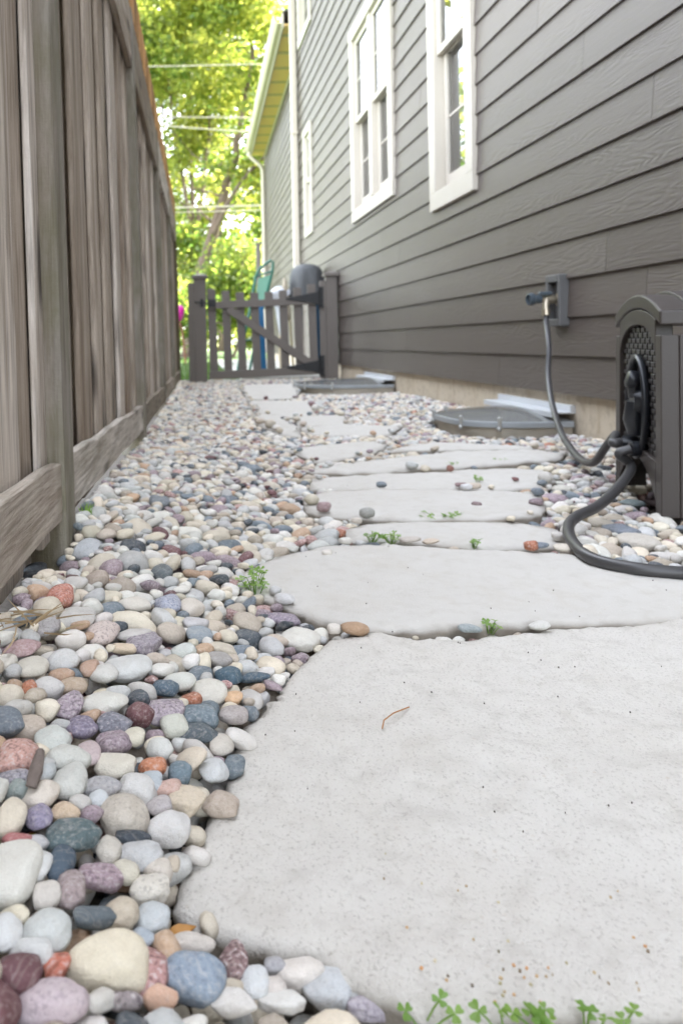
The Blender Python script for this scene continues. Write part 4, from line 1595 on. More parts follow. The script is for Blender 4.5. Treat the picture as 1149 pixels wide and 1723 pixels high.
# pour stones one at a time into whatever hollow is deepest
rr = np.random.default_rng(21)
open_ = ~block & ~slabm


def pour(rm, level, lim, rounds, soft, ymax=99.0):
    for it in range(rounds):
        gap = open_ & (H < BED - level) & (YY < ymax)
        idx = np.flatnonzero(gap)
        if len(idx) < 60:
            break
        pick = rr.choice(idx, size=min(420, max(60, len(idx) // 60)), replace=False)
        for q in pick:
            j, i = divmod(int(q), NX)
            if H[j, i] > BED[j, i] - level * 0.6:
                continue
            x, y = gxs[i], gys[j]
            a = rm * math.exp(rr.normal(0, 0.28))
            b = a * rr.uniform(0.6, 0.95)
            cz = b * rr.uniform(0.6, 0.92)
            yaw = rr.uniform(0, math.pi)
            best = None
            for _ in range(3):
                cx, cy = x + rr.normal(0, 0.35 * a), y + rr.normal(0, 0.35 * a)
                z = stamp((cx, cy, 0), (a, b, cz), yaw, True, soft)
                if z is not None and (best is None or z < best[2]):
                    best = (cx, cy, z)
            if best is None:
                continue
            bz = float(bed(best[0], best[1]))
            if best[2] + cz > bz + lim + 0.25 * cz:
                continue
            best = (best[0], best[1], max(best[2], bz - 0.05))
            add_stone(best, (a, b, cz), yaw, rr.normal(0, 0.22, 2), KN[rr.choice(len(KN), p=KP)])
            stamp(best, (a, b, cz), yaw)


pour(0.0150, 0.034, -0.020, 60, 92, 3.2)      # a lower layer, seen in the gaps of the near stones

# stones one can point to in the photograph: px, py, width, height, colour, angularity, speckle, kind
HAND = [
    (176, 1636, 130, 108, (222, 210, 182), 0.05, 0.05, 'cream'), (84, 1702, 115, 78, (196, 178, 182), 0.1, 0.4, 'mauve'),
    (30, 1655, 82, 76, (112, 74, 78), 0.2, 0.2, 'maroon'), (96, 1648, 42, 46, (200, 108, 78), 0.7, 0.7, 'rust orange'),
    (250, 1655, 72, 94, (186, 138, 132), 0.6, 1.0, 'pink granite'), (53, 1622, 68, 50, (206, 206, 202), 0.1, 0.1, 'ivory white'),
    (80, 1583, 76, 78, (200, 203, 198), 0.1, 0.1, 'pale grey'), (10, 1588, 48, 62, (212, 213, 210), 0.1, 0.05, 'ivory white'),
    (158, 1563, 72, 40, (98, 108, 113), 0.3, 0.15, 'slate dark'), (199, 1558, 62, 56, (198, 184, 160), 0.05, 0.2, 'beige'),
    (257, 1563, 60, 62, (188, 193, 193), 0.1, 0.15, 'pale grey'), (239, 1598, 34, 34, (168, 178, 186), 0.05, 0.1, 'pale grey'),
    (120, 1510, 48, 68, (162, 144, 142), 0.4, 0.5, 'mauve'), (170, 1492, 76, 48, (162, 138, 146), 0.6, 0.7, 'mauve'),
    (79, 1525, 44, 46, (206, 199, 188), 0.1, 0.1, 'cream'), (20, 1484, 92, 96, (215, 212, 200), 0.1, 0.05, 'ivory white'),
    (62, 1474, 46, 62, (205, 205, 200), 0.1, 0.1, 'ivory white'), (103, 1470, 46, 58, (74, 90, 104), 0.35, 0.1, 'slate dark'),
    (120, 1424, 88, 62, (92, 110, 112), 0.35, 0.35, 'blue grey'), (207, 1385, 84, 74, (194, 184, 168), 0.05, 0.3, 'beige'),
    (284, 1405, 68, 64, (208, 205, 200), 0.1, 0.1, 'ivory white'), (228, 1343, 70, 54, (205, 203, 198), 0.1, 0.05, 'ivory white'),
    (115, 1328, 56, 60, (198, 198, 189), 0.0, 0.15, 'pale grey'), (65, 1352, 60, 52, (215, 204, 188), 0.25, 0.1, 'cream'),
    (18, 1391, 48, 62, (215, 203, 180), 0.05, 0.1, 'cream'), (65, 1390, 44, 56, (148, 139, 163), 0.5, 0.5, 'mauve'),
    (109, 1384, 46, 34, (205, 180, 148), 0.6, 0.2, 'tan'), (28, 1435, 52, 38, (182, 110, 108), 0.6, 0.3, 'maroon'),
    (61, 1437, 42, 38, (190, 190, 190), 0.3, 0.2, 'pale grey'), (235, 1455, 86, 56, (190, 190, 188), 0.3, 0.25, 'pale grey'),
    (224, 1425, 62, 24, (68, 76, 84), 0.5, 0.2, 'slate dark'), (184, 1447, 38, 42, (195, 188, 174), 0.1, 0.15, 'beige'),
    (195, 1300, 66, 42, (211, 204, 186), 0.1, 0.05, 'cream'), (256, 1306, 44, 34, (200, 128, 86), 0.7, 0.6, 'rust orange'),
    (301, 1316, 42, 40, (108, 128, 138), 0.1, 0.3, 'blue grey'), (171, 1338, 64, 34, (168, 166, 166), 0.4, 0.4, 'pale grey'),
    (114, 1286, 74, 44, (200, 200, 190), 0.2, 0.15, 'pale grey'), (28, 1286, 68, 66, (200, 153, 138), 0.35, 0.8, 'pink granite'),
    (150, 1280, 38, 46, (194, 174, 172), 0.1, 0.2, 'mauve'), (74, 1317, 36, 42, (184, 189, 188), 0.1, 0.1, 'pale grey'),
    (134, 1367, 34, 32, (196, 192, 184), 0.3, 0.1, 'pale grey'), (166, 1360, 34, 30, (196, 200, 200), 0.0, 0.1, 'pale grey'),
    (152, 1388, 40, 34, (164, 144, 152), 0.3, 0.5, 'mauve'), (25, 1343, 40, 34, (138, 148, 142), 0.2, 0.2, 'blue grey'),
    (18, 1328, 56, 44, (150, 146, 154), 0.5, 0.9, 'pale grey'), (310, 1360, 70, 52, (206, 190, 164), 0.5, 0.2, 'tan'),
    (280, 1343, 46, 34, (200, 164, 148), 0.5, 0.3, 'tan'), (270, 1372, 44, 36, (178, 170, 168), 0.15, 0.3, 'mauve'),
    (253, 1330, 40, 34, (178, 186, 190), 0.1, 0.15, 'pale grey'), (269, 1272, 42, 34, (206, 206, 198), 0.1, 0.1, 'ivory white'),
    (192, 1264, 54, 36, (156, 138, 146), 0.5, 0.7, 'mauve'), (324, 1665, 92, 90, (138, 153, 168), 0.1, 0.35, 'blue grey'),
    (316, 1608, 80, 44, (205, 196, 184), 0.1, 0.1, 'cream'), (393, 1635, 46, 84, (146, 116, 114), 0.6, 1.0, 'pink granite'),
    (503, 1655, 74, 58, (222, 214, 204), 0.1, 0.05, 'ivory white'), (550, 1682, 76, 80, (194, 197, 198), 0.2, 0.2, 'pale grey'),
    (426, 1670, 50, 62, (205, 207, 206), 0.15, 0.1, 'ivory white'), (459, 1686, 46, 42, (204, 194, 184), 0.1, 0.15, 'cream'),
    (472, 1707, 74, 42, (215, 212, 204), 0.15, 0.05, 'ivory white'), (393, 1707, 76, 46, (210, 205, 197), 0.2, 0.05, 'cream'),
    (634, 1713, 96, 46, (172, 163, 172), 0.15, 0.5, 'mauve'), (463, 1645, 34, 32, (168, 166, 168), 0.2, 0.3, 'pale grey'),
    (270, 1700, 58, 46, (214, 170, 140), 0.1, 0.15, 'tan'), (602, 1698, 40, 36, (182, 182, 180), 0.1, 0.2, 'pale grey'),
    (210, 1705, 60, 34, (150, 138, 138), 0.4, 0.9, 'mauve'), (251, 1514, 66, 54, (212, 205, 190), 0.4, 0.5, 'cream'),
    (211, 1485, 50, 46, (206, 199, 178), 0.2, 0.1, 'cream'), (268, 1483, 46, 42, (205, 195, 180), 0.05, 0.1, 'cream'),
    (292, 1472, 22, 28, (196, 182, 160), 0.05, 0.1, 'beige'), (176, 1193, 74, 38, (209, 206, 194), 0.1, 0.05, 'ivory white'),
    (115, 1198, 46, 52, (160, 144, 152), 0.4, 0.8, 'mauve'), (125, 1165, 50, 30, (186, 164, 138), 0.3, 0.2, 'tan'),
    (214, 1132, 78, 48, (205, 205, 200), 0.15, 0.05, 'ivory white'), (174, 1143, 48, 38, (206, 203, 194), 0.1, 0.1, 'cream'),
    (334, 1217, 64, 44, (112, 128, 136), 0.25, 0.35, 'blue grey'), (296, 1232, 48, 38, (196, 196, 180), 0.05, 0.1, 'cream'),
    (334, 1247, 60, 36, (88, 98, 103), 0.5, 0.3, 'slate dark'), (275, 1207, 64, 48, (164, 149, 157), 0.5, 0.8, 'mauve'),
    (139, 1235, 48, 42, (134, 124, 144), 0.4, 0.6, 'mauve'), (193, 1230, 58, 34, (130, 130, 140), 0.2, 0.6, 'blue grey'),
    (190, 1258, 52, 34, (158, 138, 146), 0.4, 0.7, 'mauve'), (225, 1252, 36, 34, (210, 203, 180), 0.1, 0.1, 'cream'),
    (87, 1257, 54, 42, (199, 202, 193), 0.4, 0.15, 'pale grey'), (54, 1132, 54, 38, (206, 200, 184), 0.2, 0.1, 'cream'),
    (10, 1125, 36, 42, (206, 200, 186), 0.1, 0.1, 'cream'), (36, 1101, 56, 26, (176, 144, 142), 0.2, 0.4, 'maroon'),
    (172, 1073, 52, 38, (208, 190, 180), 0.2, 0.7, 'pink granite'), (240, 1093, 60, 46, (158, 148, 156), 0.6, 0.7, 'mauve'),
    (225, 1077, 56, 20, (200, 195, 188), 0.1, 0.1, 'cream'), (208, 1101, 38, 22, (215, 195, 165), 0.1, 0.1, 'tan'),
    (101, 1013, 44, 42, (204, 132, 110), 0.5, 0.7, 'rust orange'), (127, 1047, 58, 40, (196, 192, 184), 0.4, 0.2, 'pale grey'),
    (77, 1064, 44, 32, (165, 160, 158), 0.5, 0.4, 'pale grey'), (228, 1024, 54, 26, (215, 208, 194), 0.1, 0.05, 'cream'),
    (282, 1021, 42, 34, (163, 168, 184), 0.3, 0.8, 'blue grey'), (320, 1028, 40, 34, (210, 200, 185), 0.2, 0.1, 'cream'),
    (336, 1076, 40, 24, (148, 158, 164), 0.15, 0.2, 'blue grey'), (369, 1118, 40, 28, (165, 160, 154), 0.1, 0.2, 'beige'),
    (386, 1146, 46, 28, (74, 100, 114), 0.4, 0.2, 'blue grey'), (430, 1150, 52, 20, (74, 96, 110), 0.3, 0.2, 'blue grey'),
    (352, 1173, 62, 38, (210, 205, 191), 0.3, 0.05, 'cream'), (300, 1158, 56, 32, (206, 206, 195), 0.3, 0.05, 'ivory white'),
    (278, 1168, 42, 32, (88, 108, 122), 0.3, 0.4, 'blue grey'), (393, 1185, 30, 36, (216, 175, 130), 0.6, 0.2, 'tan'),
    (392, 1214, 50, 30, (170, 160, 154), 0.1, 0.3, 'mauve'), (151, 1135, 32, 34, (190, 155, 130), 0.5, 0.2, 'tan'),
    (507, 1082, 62, 40, (214, 210, 198), 0.15, 0.05, 'ivory white'), (478, 1050, 50, 26, (150, 136, 150), 0.2, 0.7, 'mauve'),
    (527, 1044, 40, 22, (140, 96, 86), 0.3, 0.2, 'maroon'), (360, 1308, 44, 50, (198, 200, 198), 0.1, 0.1, 'pale grey'),
    (374, 1265, 40, 40, (202, 194, 180), 0.6, 0.1, 'cream'), (272, 968, 36, 36, (104, 112, 114), 0.6, 0.2, 'slate dark'),
    (150, 930, 50, 36, (184, 188, 190), 0.4, 0.3, 'pale grey'), (180, 905, 30, 36, (204, 190, 172), 0.2, 0.1, 'cream'),
    (60, 965, 36, 22, (96, 104, 110), 0.1, 0.2, 'slate dark'), (122, 983, 26, 18, (104, 70, 66), 0.4, 0.2, 'maroon'),
    (222, 842, 26, 20, (204, 166, 128), 0.2, 0.1, 'tan'), (268, 850, 34, 28, (120, 128, 134), 0.3, 0.3, 'blue grey'),
    (1060, 852, 38, 24, (112, 128, 128), 0.2, 0.3, 'blue grey'), (1045, 897, 44, 26, (118, 126, 136), 0.3, 0.3, 'blue grey'),
    (1115, 880, 34, 30, (206, 202, 190), 0.1, 0.1, 'ivory white'), (945, 828, 30, 26, (204, 200, 186), 0.1, 0.1, 'cream'),
    (985, 870, 30, 22, (206, 190, 160), 0.1, 0.1, 'cream'), (1012, 885, 34, 26, (188, 178, 160), 0.2, 0.2, 'beige'),
    (1075, 918, 56, 36, (194, 186, 172), 0.3, 0.2, 'beige'),
]
for (px, py, wd, hg, col, ang, spk, kind) in HAND:
    P = unproj(px, py, 0.0)
    for _ in range(4):
        zb = float(bed(P[0], P[1]))
        P = unproj(px, py, zb - 0.004)
    Y = P[1]
    a = 0.5 * wd * Y / F
    tan = (CAMH - P[2]) / Y
    hh = 0.5 * hg * Y / F            # apparent half height in the upright picture plane
    cz = min(0.80 * a, 0.72 * hh if hh < a else 0.62 * a)
    # silhouette half height of the ellipsoid: sqrt((b*tan)^2 + c^2)
    b = math.sqrt(max(hh * hh - cz * cz, 0.0)) / tan
    b = min(max(b, 0.62 * min(a, hh)), 1.5 * a)
    c = np.array((P[0], Y, zb + 0.004 - 0.30 * cz))
    add_stone(c, (a * 1.10, b * 1.10, cz * 1.05), rng.uniform(-0.12, 0.12), rng.uniform(-0.15, 0.15, 2), kind, True, col, ang, spk)
    stamp(c, (a, b, cz), 0.0, hand=True)

# a narrow open strip in front of the foreground flagstone shows its broken front face
k_ = int(0.024 / RES)
sh = np.zeros_like(slabm)
sh[:-k_] = slabm[k_:]
for q_ in range(1, k_):
    sh[:-q_] |= slabm[q_:]
HANDM |= sh & ~slabm & (YY < 0.56)
# single stones that lie on the flagstones or in their joints
LOOSE = [
    (597, 1058, 48, 25, (176, 142, 108), 0.0, 0.1, 'tan', 'lying in the joint before the second flagstone'), (562, 1058, 26, 20, (214, 206, 194), 0.1, 0.05, 'ivory white', 'beside the tan oval stone in the joint'),
    (907, 1053, 36, 16, (206, 204, 196), 0.3, 0.1, 'ivory white', 'in the joint at the back of the foreground flagstone'), (790, 1057, 40, 14, (150, 160, 160), 0.2, 0.2, 'blue grey', 'sunk in the joint behind the foreground flagstone'),
    (550, 930, 18, 11, (216, 208, 196), 0.1, 0.05, 'ivory white', 'alone on the second flagstone'), (545, 853, 25, 20, (164, 136, 136), 0.4, 0.5, 'mauve', 'on the left edge of the middle flagstone'),
    (617, 863, 27, 23, (150, 150, 142), 0.2, 0.2, 'beige', 'upright on the left edge of the middle flagstones'), (802, 848, 17, 10, (140, 118, 118), 0.2, 0.3, 'mauve', 'lying alone on the flagstone with clean surface'),
    (641, 815, 18, 11, (112, 122, 128), 0.1, 0.2, 'slate dark', 'alone in the joint left of the pink pebble pair'), (796, 817, 26, 11, (206, 190, 170), 0.2, 0.1, 'cream', 'in the joint beside a tuft of clover'),
    (775, 815, 20, 8, (140, 110, 110), 0.2, 0.2, 'maroon', 'in the joint beside the cream pebble'), (757, 788, 13, 12, (150, 100, 84), 0.4, 0.2, 'maroon', 'standing in the far joint'),
    (867, 806, 13, 8, (130, 86, 84), 0.3, 0.2, 'maroon', 'on the right end of the flagstone'), (905, 918, 34, 13, (112, 122, 132), 0.4, 0.3, 'blue grey', 'in the joint near the hose'),
    (950, 922, 38, 14, (206, 196, 178), 0.1, 0.1, 'cream', 'touching the hose on the flagstone joint'), (580, 910, 22, 14, (208, 204, 194), 0.1, 0.1, 'ivory white', 'at the left end of the joint with clover'),
    (690, 908, 40, 12, (190, 180, 168), 0.3, 0.2, 'beige', 'in the joint between two clover tufts'), (724, 911, 30, 9, (200, 182, 160), 0.3, 0.2, 'cream', 'in the joint right of the clover'),
    (600, 876, 20, 12, (205, 195, 180), 0.2, 0.1, 'cream', 'beside the upright grey stone'),
]
for (px, py, wd, hg, col, ang, spk, kind, on) in LOOSE:
    P = unproj(px, py, 0.004)
    Y = P[1]
    a = 0.5 * wd * Y / F
    hh = 0.5 * hg * Y / F
    cz = max(min(0.85 * a, 0.85 * hh), 0.004)
    c = np.array((P[0], Y, 0.003 + cz * 0.86))
    c[:2] = unproj(px, py, c[2])[:2]
    add_stone(c, (a, max(0.75 * a, cz), cz), 0.0, rng.uniform(-0.1, 0.1, 2), kind, True, col, ang, spk, on)
    stamp(c, S[-1]['abc'], 0.0, hand=True)

pour(0.0230, 0.020, 0.011, 60, 0)
pour(0.0165, 0.020, 0.010, 60, 0)
pour(0.0115, 0.020, 0.008, 45, 90)
pour(0.0120, 0.018, 0.004, 30, 82, 1.4)
# strays that have rolled onto the ends of the flagstones
nb_ = int(0.026 / RES)
near_g = np.zeros_like(slabm)
for q_ in (nb_ // 3, 2 * nb_ // 3, nb_):
    near_g[:, q_:] |= open_[:, :-q_]
    near_g[:, :-q_] |= open_[:, q_:]
idx = np.flatnonzero(slabm & near_g & (YY > 1.12) & (YY < 7.6))
for q in rr.choice(idx, 170, replace=False):
    j, i = divmod(int(q), NX)
    a = 0.0135 * math.exp(rr.normal(0, 0.3))
    b = a * rr.uniform(0.65, 0.95)
    cz = b * rr.uniform(0.6, 0.85)
    yaw = rr.uniform(0, math.pi)
    z = stamp((gxs[i], gys[j], 0), (a, b, cz), yaw, True)
    if z is None or z - cz > 0.008:
        continue
    add_stone((gxs[i], gys[j], z), (a, b, cz), yaw, rr.normal(0, 0.12, 2), KN[rr.choice(len(KN), p=KP)])
    S[-1]['stray'] = True
    stamp((gxs[i], gys[j], z), (a, b, cz), yaw)
print('stones', len(S))

# which ones show largest
VW, VH = 575, 862
idb = np.full((VH, VW), -1, np.int32)
order = np.argsort([-s['c'][1] for s in S])
for si in order:
    s = S[si]
    x, y = proj(s['c'])
    Y = s['c'][1]
    a, b, cz = s['abc']
    ca, sa = abs(math.cos(s['yaw'])), abs(math.sin(s['yaw']))
    ex, ey = math.hypot(a * ca, b * sa), math.hypot(a * sa, b * ca)
    tn = (CAMH - s['c'][2]) / Y
    hx, hy = ex * F / Y / 2, math.hypot(ey * tn, cz) * F / Y / 2
    x, y = x / 2, y / 2
    x0, x1, y0, y1 = int(max(0, x - hx)), int(min(VW - 1, x + hx)), int(max(0, y - hy)), int(min(VH - 1, y + hy))
    if x1 < x0 or y1 < y0:
        continue
    yy, xx = np.mgrid[y0:y1 + 1, x0:x1 + 1]
    m = ((xx - x) / hx) ** 2 + ((yy - y) / hy) ** 2 < 1
    idb[y0:y1 + 1, x0:x1 + 1][m] = si
cnt = np.bincount(idb[idb >= 0].ravel(), minlength=len(S))
for i, s in enumerate(S):
    s['px'] = int(cnt[i])
rank = [i for i in np.argsort(-cnt)][:300]
loose = [i for i, s in enumerate(S) if s['on']]
single = list(dict.fromkeys(loose + [int(i) for i in rank]))[:300]
single_set = set(single)
UNIT = {}
for n in (2, 3):
    for g, an in enumerate((0.05, 0.25, 0.5)):
        UNIT[n, g] = [unit_stone(n, 100 * g + k, an) for k in range(10)]


def rot(s):
    m = Matrix.Rotation(s['yaw'], 3, 'Z') @ Matrix.Rotation(s['tilt'][0], 3, 'X') @ Matrix.Rotation(s['tilt'][1], 3, 'Y')
    return np.array(m)


# the mass of smaller and farther stones
Vs, Fs, Cs, Ks, Sd = [], [], [], [], []
off = 0
for i, s in enumerate(S):
    if i in single_set:
        continue
    n = 3 if s['c'][1] < 1.7 else 2
    g = 0 if s['ang'] < 0.2 else (1 if s['ang'] < 0.45 else 2)
    U = UNIT[n, g][int(rr.integers(10))]
    V = (U * s['abc']) @ rot(s).T + s['c']
    Fq = ICO[n][1]
    Vs.append(V)
    Fs.append(Fq + off)
    off += len(V)
    Cs.append(np.tile(np.r_[s['col'], 1.0], (len(V), 1)))
    Ks.append(np.full(len(V), s['spk']))
    Sd.append(np.tile(rr.uniform(0, 40, 3), (len(V), 1)))
o = np_mesh('gravel', np.concatenate(Vs), np.concatenate(Fs), M['stone'], True,
            {'col': ('FLOAT_COLOR', np.concatenate(Cs)), 'spk': ('FLOAT', np.concatenate(Ks)), 'seed': ('FLOAT_VECTOR', np.concatenate(Sd))})
tag(o, 'bed of small mixed river stones between fence, path and house', 'gravel', kind='stuff')

# the single stones and their descriptions
def size_word(s):
    m = float(np.max(s['abc'][:2]))
    return 'big' if m > 0.021 else ('medium' if m > 0.0155 else 'small')


def shape_word(s):
    a, b, c = s['abc']
    r = max(a, b) / max(min(a, b), 1e-4)
    if s['ang'] > 0.55:
        return 'jagged'
    if s['ang'] > 0.33:
        return 'angular'
    if r > 1.35:
        return 'long'
    if c < 0.6 * min(a, b):
        return 'flat'
    return 'oval' if r > 1.15 else 'round'


def place_words(s):
    x, y, z = s['c']
    px, py = proj(s['c'])
    if s.get('stray'):
        return 'on a flagstone edge'
    if px > 640 and y > 1.1:
        return 'near the hose box' if y > 1.45 else 'inside the hose loop'
    if py > 1560:
        return 'in the front row' if px < 330 else 'before the foreground flagstone'
    if y < 1.5 and x < fence_x(y) + 0.07:
        return 'at the fence foot'
    if y < 1.08 and px > 250 + (1400 - py) * 0.30:
        return 'along the foreground flagstone edge'
    if y < 0.62:
        return 'in the left foreground'
    if y < 0.85:
        return 'in the left gravel'
    if y < 1.2:
        return 'in the gravel left of the path'
    return 'in the farther gravel by the path'


def desc(s):
    spk = 'speckled ' if s['spk'] > 0.6 and 'granite' not in s['kind'] else ''
    return spk + s['kind']


sing = [S[i] for i in single]
cen = np.array([s['c'][:2] for s in sing])
used = {}
labs = []
for k, s in enumerate(sing):
    d = np.hypot(*(cen - cen[k]).T)
    nb = [sing[j] for j in np.argsort(d)[1:5]]
    if s['on']:
        cands = ['%s %s %s stone %s' % (size_word(s) if size_word(s) != 'big' else 'large', shape_word(s), desc(s), s['on'])]
    else:
        b0 = '%s %s %s stone' % (size_word(s), shape_word(s), desc(s))
        pl = place_words(s)
        cands = ['%s %s' % (b0, pl), '%s %s, beside a %s one' % (b0, pl, desc(nb[0])),
                 '%s %s, by %s and %s ones' % (b0, pl, desc(nb[0]), desc(nb[1])),
                 '%s by %s, %s and %s' % (b0, nb[0]['kind'].split()[-1] + ' one', nb[1]['kind'].split()[-1] + ' one', nb[2]['kind'].split()[-1] + ' one')]
    labs.append(cands)
# a label shared by two stones is replaced for both by a fuller one
for c_ in labs:
    c_[:] = [q for q in c_ if len(q.split()) <= 16] or [' '.join(c_[0].split()[:16])]
lev = [0] * len(sing)
for _ in range(4):
    seen = {}
    for k in range(len(sing)):
        seen.setdefault(labs[k][min(lev[k], len(labs[k]) - 1)], []).append(k)
    for v in seen.values():
        if len(v) > 1:
            for k in v:
                lev[k] += 1
for k, s in enumerate(sing):
    n = 4 if s['px'] > 450 else 3
    U = unit_stone(n, 1000 + k, s['ang'])
    V = (U * s['abc']) @ rot(s).T
    nv = len(V)
    o = np_mesh('river_stone', V, ICO[n][1], M['stone'], True,
                {'col': ('FLOAT_COLOR', np.tile(np.r_[s['col'], 1.0], (nv, 1))), 'spk': ('FLOAT', np.full(nv, s['spk'])),
                 'seed': ('FLOAT_VECTOR', np.tile(rr.uniform(0, 40, 3), (nv, 1)))})
    o.location = s['c']
    tag(o, labs[k][min(lev[k], len(labs[k]) - 1)], 'stone', 'larger river stones beside the path')


# ------------------------------------------------------------------ small plants and litter
def clover(px, py, n, size, label, seed, spread=0.02, hgt=0.02):
    r = random.Random(seed)
    P = unproj(px, py, 0.0)
    t = thing('clover_plant', tuple(P), label, 'weed', 'clover weeds in the path')
    lf, stm = MB(), MB()
    for k in range(n):
        an = r.uniform(0, 2 * math.pi)
        d = spread * math.sqrt(r.random())
        fy = 0.3 if py > 1600 else 0.8
        h = hgt * r.uniform(0.45, 1.15)
        b = Vector(P) + Vector((math.cos(an) * d * 0.3, math.sin(an) * d * 0.3, -0.005))
        e = Vector(P) + Vector((math.cos(an) * d, math.sin(an) * d * fy, h))
        stm.tube([b, (b + e) / 2 + Vector((0, 0, h * 0.15)), e], 0.0006, 5, rnd=r.random())
        up_ = Vector((r.gauss(0, 0.25), r.gauss(0, 0.25) - 0.2, 1)).normalized()
        e1 = up_.orthogonal().normalized()
        e2 = up_.cross(e1)
        a0 = r.uniform(0, 6)
        rn = r.random()
        for q in range(3):
            a1 = a0 + q * 2 * math.pi / 3
            dv = e1 * math.cos(a1) + e2 * math.sin(a1)
            sv_ = up_.cross(dv)
            s_ = size * r.uniform(0.7, 1.1)
            out = [(0, 0), (0.35, 0.34), (0.75, 0.50), (1.0, 0.32), (0.92, 0.0), (1.0, -0.32), (0.75, -0.50), (0.35, -0.34)]
            vs = [e + dv * (u * s_) + sv_ * (v_ * s_) + up_ * (0.16 * s_ * abs(v_)) for u, v_ in out]
            lf.add(vs, [(0, 1, 2, 3, 4), (0, 4, 5, 6, 7)], rn)
    stm.build('stem', M['weed'], t)
    lf.build('leaves', M['weed'], t, recalc=False)


clover(430, 1000, 17, 0.0085, 'tallest clover clump at the left tip of the second flagstone', 1, 0.026, 0.030)
clover(625, 908, 14, 0.0065, 'clover tuft in the joint beside small ivory stone', 2, 0.020, 0.012)
clover(658, 910, 14, 0.0065, 'clover tuft in the joint beside a long beige stone', 3, 0.020, 0.012)
clover(796, 919, 8, 0.006, 'sparse clover sprig in the joint left of the hose', 4, 0.014, 0.011)
clover(742, 872, 14, 0.006, 'low clover spread along the joint behind the narrow flagstone', 5, 0.05, 0.010)
clover(803, 811, 9, 0.0065, 'clover sprig behind the cream pebble in a joint', 6, 0.018, 0.014)
clover(823, 1060, 7, 0.006, 'tiny clover sprig in the crevice behind the foreground flagstone', 7, 0.018, 0.010)
clover(765, 785, 8, 0.006, 'clover sprig beside the reddish pebble in the far joint', 8, 0.03, 0.012)
clover(845, 778, 8, 0.006, 'clover sprig at the right end of the far joint', 9, 0.03, 0.012)
clover(712, 1712, 3, 0.0056, 'clover sprig at the front corner of the foreground flagstone', 10, 0.018, 0.006)
clover(850, 1724, 2, 0.0066, 'broad leaved clover on the front edge of the foreground flagstone', 11, 0.020, 0.006)
clover(918, 1724, 6, 0.0056, 'thick clover clump among orange crumbs on the flagstone front edge', 12, 0.022, 0.006)
clover(990, 1724, 3, 0.0050, 'clover sprig right of the thick clump on the flagstone edge', 13, 0.018, 0.006)
clover(1042, 1724, 2, 0.0056, 'small clover sprig near the right end of the flagstone edge', 14, 0.014, 0.006)


def tuft(px, py, n, h, mat, name, label, cat, seed, z=0.0, spread=0.02, lean=0.4, flat=False):
    r = random.Random(seed)
    P = unproj(px, py, z)
    mb_ = MB()
    for k in range(n):
        b = Vector(P) + Vector((r.gauss(0, spread), r.gauss(0, spread), 0))
        hh = h * r.uniform(0.5, 1.1)
        d = Vector((r.gauss(0, lean), r.gauss(0, lean), 1 if not flat else r.uniform(-0.05, 0.25))).normalized()
        s_ = d.cross(Vector((0, 1, 0.2))).normalized() * 0.0011
        m_ = b + d * hh * 0.55
        e = b + d * hh + Vector((r.gauss(0, 0.25), r.gauss(0, 0.25), -0.1)) * hh * 0.5
        mb_.add([b - s_, b + s_, m_ + s_ * 0.8, m_ - s_ * 0.8, e], [(0, 1, 2, 3), (3, 2, 4)], r.random())
    o_ = mb_.build(name, mat, None, recalc=False)
    return tag(o_, label, cat)


tuft(143, 868, 22, 0.028, M['weed'], 'grass_tuft', 'small green grass tuft at the fence foot beyond the near post', 'grass tuft', 1, 0.07, 0.006, 0.4)
tuft(32, 1052, 30, 0.055, M['straw'], 'dry_grass', 'tangle of dry straw under the fence at the left edge', 'dry grass', 2, 0.085, 0.022, 0.9, True)
mb = MB()
P = unproj(662, 1206, 0.004)
mb.tube([Vector(unproj(643, 1226, 0.003)), Vector(unproj(646, 1212, 0.005)), Vector(unproj(662, 1200, 0.006)), Vector(unproj(688, 1190, 0.003))], 0.0007, 6)
tag(mb.build('pine_needle', simple('orange_needle', (0.36, 0.17, 0.06), 0.7)), 'curved orange brown needle lying on the foreground flagstone', 'needle')
mb = MB()
za = float(bed(*unproj(58, 1300, 0.05)[:2])) + 0.012
mb.tube([Vector(unproj(52, 1325, za - 0.004)), Vector(unproj(60, 1298, za + 0.004)), Vector(unproj(68, 1266, za + 0.006))], [0.0042, 0.0055, 0.0035], 9)
tag(mb.build('twig', M['twig'], smooth='auto'), 'short grey broken twig leaning on a pink granite stone', 'twig')


def leaf(name, px, py, z, size, mat, label, yaw, curl=0.4):
    P = Vector(unproj(px, py, z))
    mb_ = MB()
    out = [(-1, 0), (-0.6, 0.35), (-0.1, 0.5), (0.4, 0.36), (1.0, 0.02), (0.4, -0.36), (-0.1, -0.5), (-0.6, -0.35)]
    cs, sn = math.cos(yaw), math.sin(yaw)
    vs = [P + Vector((0, 0, 0.0))]
    for u, v_ in out:
        vs.append(P + Vector(((u * cs - v_ * sn) * size, (u * sn + v_ * cs) * size, size * (curl * abs(v_) + 0.25 * u * u))))
    lo = [p - Vector((0, 0, 0.0006)) for p in vs]
    n = len(out)
    fs = [(0, 1 + k, 1 + (k + 1) % n) for k in range(n)] + [(n + 1, n + 2 + (k + 1) % n, n + 2 + k) for k in range(n)]
    fs += [(1 + k, n + 2 + k, n + 2 + (k + 1) % n, 1 + (k + 1) % n) for k in range(n)]
    mb_.add(vs + lo, fs)
    return tag(mb_.build(name, mat, smooth=True), label, 'leaf')


leaf('dry_leaf', 306, 1572, 0.0, 0.010, M['dry_leaf'], 'curled dry orange leaf at the front corner of the foreground flagstone', 0.3, 0.7)
leaf('dry_leaf', 50, 1411, 0.03, 0.006, M['yellow_leaf'], 'small yellow leaf fragment between lilac and pinkish red stones', 0.8, 0.7)

